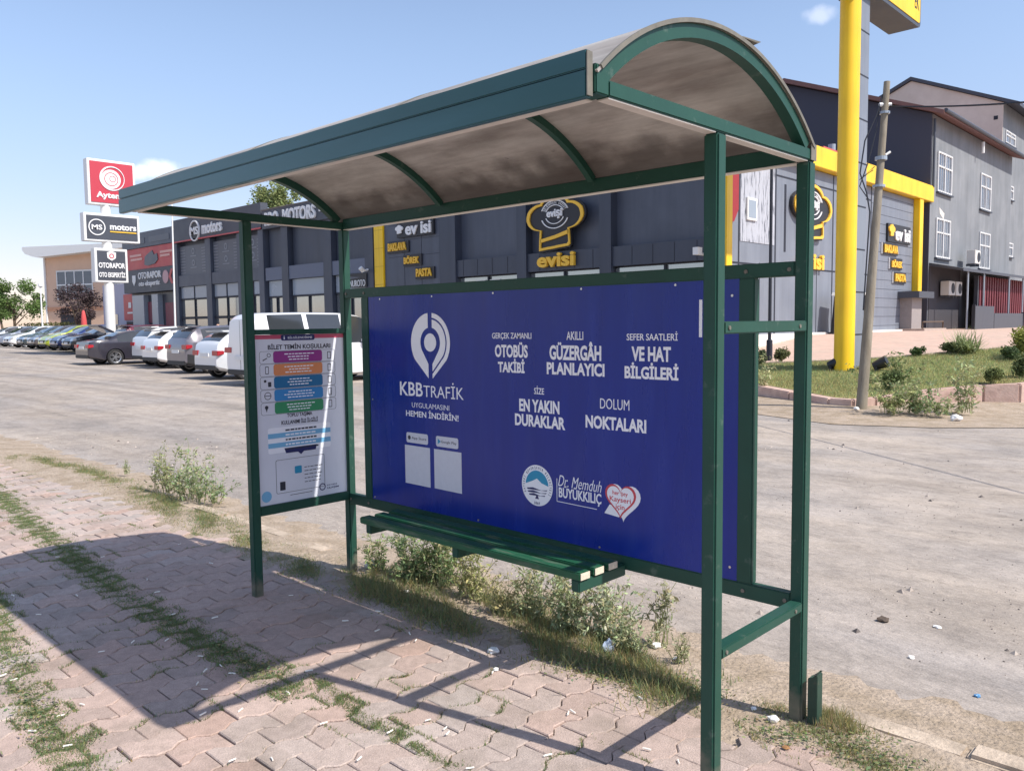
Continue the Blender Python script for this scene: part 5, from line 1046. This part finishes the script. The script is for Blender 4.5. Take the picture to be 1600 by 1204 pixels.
qt = at(268, 303, 38); obj('pole', MB().tube([(q.x, q.y, 0), (qt.x, qt.y, qt.z)], [.05, .03], 8), m_wht, fp); obj('finial', MB().lathe([(0, 0), (.05, .05), (0, .1)], 10, (qt.x, qt.y, qt.z)), m_wht, fp)
q = at(131, 503, 55); pz = empty('parasol', (q.x, q.y, .2)); tag(pz, 'closed red parasol in front of the purple tree', 'parasol')
obj('closed_canopy', MB().lathe([(0, 2.55), (.09, 2.45), (.16, 2.0), (.21, 1.3), (.26, .7), (.22, .6), (.04, .65)], 14, (q.x, q.y, .2)), mat('parasol_red', lin((206, 84, 84)), rough=.8), pz, smooth=True); obj('pole', MB().tube([(q.x, q.y, .2), (q.x, q.y, .9)], .03, 8), m_wht, pz)
q = at(66, 500, 62); bp = empty('lamp_post', (q.x, q.y, .2)); tag(bp, 'thin pale lamp post between the green tree and the peach house', 'lamp post'); obj('pole', MB().tube([(q.x, q.y, .2), (q.x, q.y, 4.6)], [.07, .05], 8), m_wht, bp); obj('lantern', MB().lathe([(.05, 0), (.16, .1), (.16, .3), (0, .4)], 10, (q.x, q.y, 4.6)), m_wht, bp)
# covered stand by the pastry shop wall
y0_, _ = fe(1292, 500); q = (XE+.9, 23.9); cs = empty('covered_stand', (q[0], q[1], 1.08)); tag(cs, 'dark covered stand with white sloping top against the pastry shop wall', 'stand')
obj('cover', MB().prism([(-.55, 0), (.55, 0), (.38, 1.25), (-.30, 1.25)], lambda a, b, t_: (q[0]+t_, q[1]+a, 1.06+b), -.42, .42), m_blk, cs, bevel=.03); obj('top', MB().prism([(-.36, 1.25), (.45, 1.25), (.45, 1.29), (-.30, 1.36)], lambda a, b, t_: (q[0]+t_, q[1]+a, 1.062+b), -.48, .48), m_wht, cs, bevel=.01); obj('pocket', MB().box(q[0]+.43, q[0]+.45, q[1]-.2, q[1]+.3, 1.5, 2.0), m_nvd, cs)
# ================================================================== CARS
m_cglass = mat('car_glass', (.035, .04, .045), rough=.06, var=0, spec=.7, coat=.6)
m_tyre = mat('tyre', (.025, .025, .027), rough=.85, var=.1); m_rim = mat('alloy', (.55, .56, .58), rough=.3, metal=.85, var=.05); m_ctrim = mat('car_trim', (.03, .03, .033), rough=.6, var=.1)
m_tail = mat('tail_lens', (.42, .02, .03), rough=.15, var=.05, coat=.5); m_head = mat('head_lens', (.62, .65, .68), rough=.1, metal=.3, var=.05, coat=.5); m_plate = mat('number_plate', (.75, .75, .75), rough=.5, var=.05)
KIND = {
 'saloon': dict(L=4.8, W=1.84, belt=.95, top=[(0,.60),(.01,.90),(.06,.99),(.3,1.04),(.72,1.08),(1.05,1.22),(1.5,1.40),(2.0,1.465),(2.5,1.46),(2.9,1.39),(3.3,1.20),(3.66,1.00),(4.2,.90),(4.6,.78),(4.76,.64),(4.8,.50)], glass=((.80,1.42),(2.95,3.62)), side=((1.15,2.28),(2.36,3.25)), ax=(1.05,3.85), wr=.335, rimr=.24),
 'hatch': dict(L=4.3, W=1.80, belt=.95, top=[(0,.62),(.01,.95),(.08,1.08),(.25,1.24),(.50,1.40),(.8,1.455),(1.5,1.485),(2.1,1.475),(2.5,1.40),(2.9,1.20),(3.25,1.01),(3.75,.90),(4.1,.78),(4.26,.64),(4.3,.50)], glass=((.12,.55),(2.5,3.2)), side=((.62,1.75),(1.83,2.85)), ax=(.80,3.42), wr=.32, rimr=.225),
 'suv': dict(L=4.4, W=1.84, belt=1.06, top=[(0,.70),(.01,1.05),(.06,1.15),(.22,1.36),(.42,1.53),(.8,1.60),(1.5,1.635),(2.1,1.62),(2.5,1.54),(2.9,1.32),(3.2,1.13),(3.8,1.04),(4.2,.90),(4.36,.70),(4.4,.55)], glass=((.08,.42),(2.5,3.17)), side=((.58,1.72),(1.80,2.88)), ax=(.82,3.5), wr=.355, rimr=.25),
 'van': dict(L=5.1, W=1.92, belt=1.10, top=[(0,.70),(.01,1.3),(.05,1.75),(.16,1.90),(.4,1.94),(1.5,1.96),(2.8,1.95),(3.4,1.88),(3.8,1.62),(4.2,1.24),(4.6,1.08),(4.95,.86),(5.07,.68),(5.1,.55)], glass=((.02,.10),(3.45,4.18)), side=((.35,1.5),(1.58,2.7),(2.78,3.9)), ax=(1.0,4.1), wr=.35, rimr=.24)}
CACHE = {}
def wheel_parts(rad, rim):
    t_ = MB(); w = .2; t_.lathe([(rim, -.09), (rad-.03, -.1), (rad, -.07), (rad, .07), (rad-.03, .1), (rim, .09), (rim, -.09)], 28)
    r_ = MB(); r_.lathe([(rim-.03, .05), (rim+.004, .075), (rim+.004, -.06), (rim-.03, -.06), (rim-.03, .05)], 28); r_.lathe([(0, .062), (.05, .066), (.06, .04), (.0, .03)], 14)
    d_ = MB(); d_.lathe([(0, .0), (rim-.02, .0), (rim-.02, -.04), (0, -.04)], 20)
    for k in range(5):
        for s in (-.16, .16):
            a = 2*math.pi*k/5+s; r_.bar((.04*math.cos(a), .04*math.sin(a), .045), ((rim-.01)*math.cos(a+s*.2), (rim-.01)*math.sin(a+s*.2), .055), .036, .03)
    def rot(mb, sgn): mb.v = [(x, -sgn*z, y) for x, y, z in mb.v]; return mb
    return t_, r_, d_
def car(label, kind, paint, loc, rz, group=None, rough=.28, trim=False, plate=True, boot=False):
    K = KIND[kind]; L, W = K['L'], K['W']
    tx, tz = zip(*K['top'])
    seams = [b for a, b in K['side'][:-1]]
    xs = np.unique(np.round(np.concatenate([np.linspace(0, L, 74), [.004, L-.004]]), 4))
    zt_ = np.interp(xs, tx, tz)
    for _ in range(2): zt_[3:-3] = (zt_[2:-4]+2*zt_[3:-3]+zt_[4:-2])/4
    sec = []
    for x, z in zip(xs, zt_):
        e = min(x, L-x); pl = 1-.20*max(0, 1-e/.55)**2.2-.03*max(0, 1-e/1.6); w = W/2*pl; zs = .2+.16*max(0, 1-e/.7)**1.5
        zb = min(K['belt']+(.03 if x < L*.4 else 0)-.05*max(0, (x-L*.6)/L), z-.015); g = min(1, max(0, (z-zb)/.45)); yr = w*.955-g*(w*.955-W/2*.68)
        ym = w*.955+(yr-w*.955)*.5
        sec.append([(0, zs), (w*.86, zs), (w*.965, zs+.06), (w*.99, zs+.45*(zb-zs)), (w, zs+.66*(zb-zs)), (w*.985, zb-.035), (w*.95, zb), (ym, zb+(z-.05-zb)*.5 if z-zb > .1 else zb+(z-zb)*.45), (yr, z-(.06 if g > .3 else .008)), (yr*.86, z-.018 if g > .3 else z-.003), (yr*.45, z), (0, z+.004)])
    n = len(sec[0]); full = [[(-y, z) for y, z in s[::-1]]+[(y, z) for y, z in s[1:-1]] for s in sec]   # closed ring
    m = len(full[0]); V = [(x, y, z) for x, s in zip(xs, full) for y, z in s]
    mb = MB(); mb.add(V, [(i*m+k, i*m+(k+1) % m, (i+1)*m+(k+1) % m, (i+1)*m+k) for i in range(len(xs)-1) for k in range(m)]+[tuple(range(m))[::-1], tuple((len(xs)-1)*m+k for k in range(m))])
    root = empty('parked_car', loc, rz); tag(root, label, 'car' if kind != 'van' else 'van', group)
    mp = mat('car_paint_%d_%d_%d' % paint, lin(paint), rough=rough, var=0, coat=.9, metal=.15 if max(paint) < 200 else 0.)
    ck = (kind,)
    if ck not in CACHE:
        o = obj('body', mb, mp, None, smooth=True)
        cut = MB()
        for ax in K['ax']:
            for s in (-1, 1): cut.v += []; c_ = MB(); c_.prism(circ(K['wr']+.05, 26, (ax, K['wr']-.01)), lambda a, b, t_: (a, t_, b), s*(W/2-.24), s*(W/2+.2)); cut.add(c_.v, c_.f)
        co = obj('cut', cut, m_ctrim); md = o.modifiers.new('b', 'BOOLEAN'); md.operation = 'DIFFERENCE'; md.object = co; md.solver = 'EXACT'
        me = bpy.data.meshes.new_from_object(o.evaluated_get(bpy.context.evaluated_depsgraph_get())); bpy.data.objects.remove(o); bpy.data.objects.remove(co)
        CACHE[ck] = me
    me = CACHE[ck].copy(); me.materials.clear(); me.materials.append(mp)
    for p in me.polygons: p.use_smooth = True
    try: me.set_sharp_from_angle(angle=R(34))
    except Exception: pass
    o = bpy.data.objects.new('body', me); COL.objects.link(o); o.parent = root; bd_ = o
    # index of a point on ring: left half 0..n-1 goes top->bottom at -y, then bottom->top at +y
    def pid(i, j, side):  # j section index (0 bottom .. n-1 top)
        return i*m+((n-1-j) if side < 0 else (n-1+j) % m)
    def patch(name, xr, jr, sides, mm, off, par):
        q = MB(); Vn = {}
        ids = [i for i in range(len(xs)) if xr[0] <= xs[i] <= xr[1]]
        for sd in sides:
            for i, i2 in zip(ids, ids[1:]):
                for j in range(*jr):
                    f = [pid(i, j, sd), pid(i2, j, sd), pid(i2, j+1, sd), pid(i, j+1, sd)]
                    a, b, c = Vector(V[f[0]]), Vector(V[f[1]]), Vector(V[f[3]]); nn = (b-a).cross(c-a)
                    if nn.length < 1e-9: nn = (Vector(V[f[2]])-b).cross(a-b)
                    if nn.length < 1e-9: continue
                    nn.normalize(); ct = Vector(V[f[0]])-Vector((L/2, 0, .7))
                    if nn.dot(ct) < 0: nn = -nn
                    for z in f: Vn.setdefault((sd, z), []).append(nn)
            base = len(q.v); mp_ = {}
            for (s_, z), ns in Vn.items():
                if s_ != sd: continue
                nn = sum(ns, Vector()); nn.normalize(); mp_[z] = len(q.v); q.v.append(tuple(Vector(V[z])+nn*off))
            for i, i2 in zip(ids, ids[1:]):
                for j in range(*jr):
                    f = [pid(i, j, sd), pid(i2, j, sd), pid(i2, j+1, sd), pid(i, j+1, sd)]
                    if all(z in mp_ for z in f): q.f.append(tuple(mp_[z] for z in f))
        return obj(name, q, mm, par, smooth=True, local=True) if q.f else None
    for a, b in K['side']:
        for sd in (-1, 1): patch('side_window', (a, b), (6, 8), (sd,), m_cglass, .006, root)
    patch('rear_window', K['glass'][0], (9, 11), (-1, 1), m_cglass, .006, root); patch('windscreen', K['glass'][1], (9, 11), (-1, 1), m_cglass, .006, root)
    if trim: patch('sill_trim', (.05, L-.05), (1, 3), (-1, 1), m_ctrim, .008, root)
    hb = K['belt']; wE = W/2*.80
    for s in (-1, 1):
        y0, y1 = sorted((s*wE*.98, s*wE*.52)); mbx = MB(); zl_ = hb-.22
        mbx.prism([(-.012, zl_), (.30, zl_+.06), (.30, zl_+.15), (-.012, zl_+.15)], lambda a, b, t_: (a, t_, b), s*(W/2*.895), s*(W/2*.50)); obj('tail_light', mbx, m_tail, root, bevel=.012, local=True)
        obj('headlight', MB().prism([(L-.02, .60), (L-.42, .66), (L-.42, .78), (L-.10, .74)], lambda a, b, t_: (a, t_, b), s*(W/2*.91), s*(W/2*.50)), m_head, root, bevel=.012, local=True)
        obj('mirror', MB().box(L*.63, L*.63+.10, s*(W/2*.96), s*(W/2*.96+.2), hb-.0, hb+.13), mp, root, bevel=.03, local=True)
    obj('rear_bumper_trim', MB().box(-.035, .12, -W/2*.72, W/2*.72, .30, .44), m_ctrim, root, bevel=.02, local=True)
    obj('grille', MB().box(L-.10, L+.012, -W/2*.48, W/2*.48, .46, .60).box(L-.12, L+.004, -W/2*.62, W/2*.62, .26, .40), m_ctrim, root, bevel=.01, local=True)
    obj('number_plate', MB().box(-.03 if kind != 'saloon' else -.02, -.001, -.26, .26, .70, .81), m_plate, root, local=True); obj('number_plate', MB().box(L+.013, L+.025, -.26, .26, .44, .55), m_plate, root, local=True)
    wk = ('wheel', kind)
    if wk not in CACHE:
        t_, r_, d_ = wheel_parts(K['wr'], K['rimr']); CACHE[wk] = {}
        for s in (-1, 1):
            res = []
            for mb_, mm, nm in ((t_, m_tyre, 'wheel'), (r_, m_rim, 'rim'), (d_, m_ctrim, 'brake_disc')):
                q = MB(); q.v = [(x, s*z, y) for x, y, z in mb_.v]; q.f = list(mb_.f); oo = obj(nm, q, mm, None, smooth=True); res.append(oo.data); bpy.data.objects.remove(oo)
            CACHE[wk][s] = res
    for ax in K['ax']:
        for s in (-1, 1):
            pw = None
            for nm, me_ in zip(('wheel', 'rim', 'brake_disc'), CACHE[wk][s]):
                oo = bpy.data.objects.new(nm, me_); COL.objects.link(oo); oo.parent = pw or root
                if pw is None: oo.location = (ax, s*(W/2-.105), K['wr']); pw = oo
    for x in [K['side'][0][0]+.42, (K['side'][0][1]+K['side'][1][0])/2, K['side'][-1][1]+.10]:
        i = int(np.argmin(abs(xs-x))); 
        for s in (-1, 1): obj('door_seam', MB().tube([(x, s*(y+.001), z) for y, z in sec[i][2:7]], .005, 4), m_ctrim, root, local=True)
    if kind == 'van': obj('door_seam', MB().box(-.004, .0, -.005, .005, .45, 1.75), m_ctrim, root, local=True)
    for a, b in K['side'][:-1]:
        x = (b+K['side'][1][0])/2
        for s in (-1, 1): obj('door_handle', MB().box(x-.30, x-.14, s*(W/2*.985), s*(W/2+.02), hb-.17, hb-.14), mp, root, bevel=.008, local=True)
    if kind in ('suv', 'hatch'): obj('rear_spoiler', MB().prism([(.30, K['top'][6][1]-.02), (.62, K['top'][6][1]+.0), (.62, K['top'][6][1]-.05), (.34, K['top'][6][1]-.06)], lambda a, b, t_: (a, t_, b), -W/2*.6, W/2*.6), mp, root, bevel=.008, local=True)
    if boot: obj('boot_lid', MB().prism([(1.15, 1.36), (.52, 1.62), (.50, 1.70), (.56, 1.72), (1.17, 1.42)], lambda a, b, t_: (a, t_, b), -.60, .60), mp, root, bevel=.02, local=True, label='raised boot lid')
    return root
UPY, DNY = R(90), R(-90)
GR = 'cars parked outside the showrooms'
WHT = (226, 226, 226)
def carY(label, kind, paint, x_right, y_rear, **k): K = KIND[kind]; return car(label, kind, paint, (x_right-K['W']/2, y_rear, float(zg(x_right))), UPY, GR, **k)
carY('dark grey saloon car with alloy wheels and raised boot lid', 'saloon', (56, 54, 64), -32.2, 9.8, boot=True)
carY('white SUV parked between the dark grey saloon and the white hatchback', 'suv', WHT, -29.0, 10.9)
carY('white hatchback with red tail lights left of the grey SUV', 'hatch', (230, 230, 230), -26.8, 10.4)
carY('grey SUV with black lower trim', 'suv', (112, 108, 116), -22.5, 9.5, trim=True)
carY('white hatchback nearest the van, right of the grey SUV', 'hatch', (224, 226, 228), -18.55, 8.6)
q = at(250, 500, 42); car('dark red SUV whose roof shows behind the white SUV', 'suv', (108, 48, 62), (q.x, q.y-2.2, .05), UPY, GR)
v_ = car('white van standing behind the information poster', 'van', (232, 232, 234), (-16.0, 7.9, -.05), UPY, GR)
zL = .25
def carL(label, kind, paint, u, v, **k):
    K = KIND[kind]; f = onp(u, v, 2, zL); return car(label, kind, paint, (f.x, f.y+K['L'], zL), DNY, GR, **k)
fx = onp(112, 551, 2, zL)
for i, (label, kind, paint) in enumerate((
    ('black car facing us, beside the dark grey saloon', 'saloon', (34, 38, 46)),
    ('dark blue car facing us, between the black and the lime green cars', 'hatch', (44, 60, 112)),
    ('lime green hatchback facing us', 'hatch', (178, 190, 60)),
    ('brown grey car facing us, left of the lime green hatchback', 'hatch', (96, 90, 92)),
    ('dark teal car facing us, second right of the white one', 'saloon', (58, 74, 82)),
    ('white car facing us in the left row', 'saloon', (228, 230, 232)),
    ('silver blue car facing us at the left end of the row', 'saloon', (124, 132, 148)),
    ('pale grey car at the left edge of the photo', 'hatch', (180, 184, 190)))):
    u = (104, 84, 66, 48, 31, 10, -10, -30)[i]; v = (550.5, 549, 547.5, 546, 545, 543.5, 542, 541)[i]
    carL(label, kind, paint, u, v)

# ================================================================== PERSON far behind the cars
pe0 = onp(340, 497, 1, 14.3); px_, py_ = pe0.x, pe0.y
pr = empty('person', (px_, py_, 0)); tag(pr, 'person in a dark jacket standing behind the parked cars', 'person')
def skinned(name, pts, edges, rad, m, par, sub=1):
    me = bpy.data.meshes.new(name); me.from_pydata(pts, edges, []); o = bpy.data.objects.new(name, me); COL.objects.link(o)
    md = o.modifiers.new('s', 'SKIN'); sv = me.skin_vertices[0].data
    for i, r_ in enumerate(rad): sv[i].radius = (r_, r_)
    sv[0].use_root = True
    o.modifiers.new('u', 'SUBSURF').levels = sub
    me2 = bpy.data.meshes.new_from_object(o.evaluated_get(bpy.context.evaluated_depsgraph_get())); bpy.data.objects.remove(o); me2.materials.append(m)
    for p in me2.polygons: p.use_smooth = True
    o2 = bpy.data.objects.new(name, me2); COL.objects.link(o2); o2.parent = par; return o2
sk = mat('skin', lin((214, 168, 146)), rough=.6, var=.03)
skinned('body', [(0,0,.95),(0,0,1.2),(0,0,1.42),(0,0,1.52),(0,0,1.66),(.2,0,1.40),(.26,0,1.12),(.28,-.06,.88),(-.2,0,1.40),(-.26,0,1.12),(-.28,-.06,.88),(.1,0,.88),(.11,0,.48),(.11,0,.06),(.11,-.15,.03),(-.1,0,.88),(-.11,0,.48),(-.11,0,.06),(-.11,-.15,.03)],
        [(0,1),(1,2),(2,3),(3,4),(2,5),(5,6),(6,7),(2,8),(8,9),(9,10),(0,11),(11,12),(12,13),(13,14),(0,15),(15,16),(16,17),(17,18)],
        [.15,.14,.13,.055,.10,.06,.045,.035,.06,.045,.035,.09,.065,.045,.04,.09,.065,.045,.04], sk, pr)
skinned('jacket', [(0,0,.92),(0,0,1.2),(0,0,1.43),(.2,0,1.41),(.26,0,1.12),(.28,-.05,.94),(-.2,0,1.41),(-.26,0,1.12),(-.28,-.05,.94)], [(0,1),(1,2),(2,3),(3,4),(4,5),(2,6),(6,7),(7,8)], [.18,.17,.155,.08,.065,.055,.08,.065,.055], m_blk, pr)
skinned('trousers', [(0,0,.96),(.1,0,.86),(.11,0,.48),(.11,0,.1),(-.1,0,.86),(-.11,0,.48),(-.11,0,.1)], [(0,1),(1,2),(2,3),(0,4),(4,5),(5,6)], [.165,.105,.08,.065,.105,.08,.065], m_char, pr)
skinned('hair', [(0,.02,1.70),(0,.03,1.75)], [(0,1)], [.10,.085], m_blk, pr)

# ================================================================== LITTER
m_butt = mat('cigarette_paper', lin((238, 234, 224)), rough=.8, var=.05); m_tan = mat('filter_tan', lin((206, 160, 100)), rough=.8, var=.1)
cb0 = None
def butt(p, rz, s=1.):
    global cb0
    if cb0 is None:
        cb0 = empty('cigarette_butt', p, rz); obj('filter', MB().tube([(-.022, 0, .004), (-.004, 0, .004)], .0042, 8), m_butt, cb0, local=True); obj('paper', MB().tube([(-.004, 0, .004), (.012, .001, .004), (.018, .003, .0035)], [.0041, .004, .0032], 8), m_butt, cb0, local=True); o = cb0
    else: o = dup(cb0, None, p, rz)
    o.scale = (s, s, s); return o
spots = [(207, 1003), (260, 1000), (292, 1025), (313, 1025), (320, 1048), (345, 1040), (158, 1018), (190, 1010), (308, 1068), (320, 1077), (362, 1052), (318, 1115), (118, 1095), (128, 1100), (95, 1118), (50, 1142), (22, 1062), (35, 1072), (5, 1055), (482, 1048), (450, 1082), (375, 1110), (310, 1150), (105, 1165), (362, 1188), (425, 1185), (562, 1185), (540, 1114), (695, 1138), (700, 1145), (855, 1180), (735, 1200), (620, 1190), (610, 1143), (668, 1125), (888, 1114), (895, 1112), (1040, 1115), (270, 960), (245, 925), (335, 965), (230, 905), (180, 900), (120, 930), (60, 960), (20, 930), (455, 930), (600, 1010), (640, 990), (590, 985), (650, 1000), (770, 1050), (820, 1178), (730, 1015), (590, 955), (540, 970), (160, 870), (190, 850), (280, 850), (330, 880), (90, 870), (1000, 1090), (420, 985), (505, 1130), (1010, 1170), (1060, 1190)]
spots = [s_ for i_, s_ in enumerate(spots) if i_ % 5 not in (2,)]
for i, (u, v) in enumerate(spots):
    p_ = G(u, v, .006); tag(butt(tuple(p_), random.uniform(0, 6.28), random.uniform(.6, .85)), 'white cigarette butt lying on the pavers', 'cigarette butt', 'cigarette butts scattered over the footway')
m_paper = mat('litter_paper', lin((232, 230, 226)), rough=.8, var=.06)
def crumple(label, u, v, s, m=m_paper, name='paper_scrap', z=.0, flat=.6):
    p_ = Vector(G(u, v, z)); bm = bmesh.new(); bmesh.ops.create_icosphere(bm, subdivisions=2, radius=s)
    for q in bm.verts: q.co *= 1+random.uniform(-.3, .25); q.co.z = q.co.z*flat
    me = bpy.data.meshes.new(name); bm.to_mesh(me); bm.free(); me.materials.append(m); o = bpy.data.objects.new(name, me); COL.objects.link(o); o.location = p_+Vector((0, 0, s*flat*.7)); o.rotation_euler = (0, 0, random.random()*6)
    return tag(o, label, 'litter')
crumple('largest white crumpled paper on the shaded pavers in front of the weeds', 771, 1019, .026)
crumple('small white scrap between the pavers and the largest crumpled paper', 775, 1047, .013)
crumple('white plastic scrap caught in the weeds at the left end of the bench', 582, 889, .045, flat=.9)
crumple('small white scrap under the left half of the bench', 636, 925, .014)
crumple('pale blue crumpled wrapper in the grass right of the bench', 950, 1018, .035, mat('blue_wrapper', lin((170, 184, 206)), rough=.4, var=.2, scale=30), flat=1.)
crumple('white lump in the grass below the thin upright weed', 1025, 1010, .022)
crumple('white scrap on the verge near the front right post', 1056, 1030, .014)
crumple('blue bottle cap on the road at the right', 1527, 1088, .013, mat('cap_blue', lin((96, 150, 196)), rough=.4), 'bottle_cap', -.05)
crumple('crushed white wrapper at the foot of the rear right post', 1208, 1126, .022)
crumple('white scrap beside the rear right post, left of the crushed wrapper', 1178, 1108, .012)
crumple('white paper on the road right of the shelter', 1465, 980, .02, z=-.05, flat=.35)
crumple('pale stone on the road beyond the lower end rail', 1424, 1028, .014, z=-.05)
crumple('white bag on the road edge below the far kerb', 1494, 657, .09, z=-.04)
crumple('pale stone at the foot of the utility pole', 1338, 640, .05, z=.02)
crumple('dark clod of earth on the road right of the shelter', 1380, 970, .03, mat('dark_earth', lin((92, 80, 70)), rough=1, var=.3), 'earth_clod', -.05, .5)
for l_, u, v in (('dry brown leaf right of the steel stub', 1228, 1168), ('dry brown leaf on the grass by the kerb', 1330, 1138)):
    crumple(l_, u, v, .014, mat('dry_leaf', lin((150, 110, 70)), rough=.9), 'dry_leaf', .005, .3)
for m_ in list(bpy.data.meshes):
    if m_.users == 0: bpy.data.meshes.remove(m_)
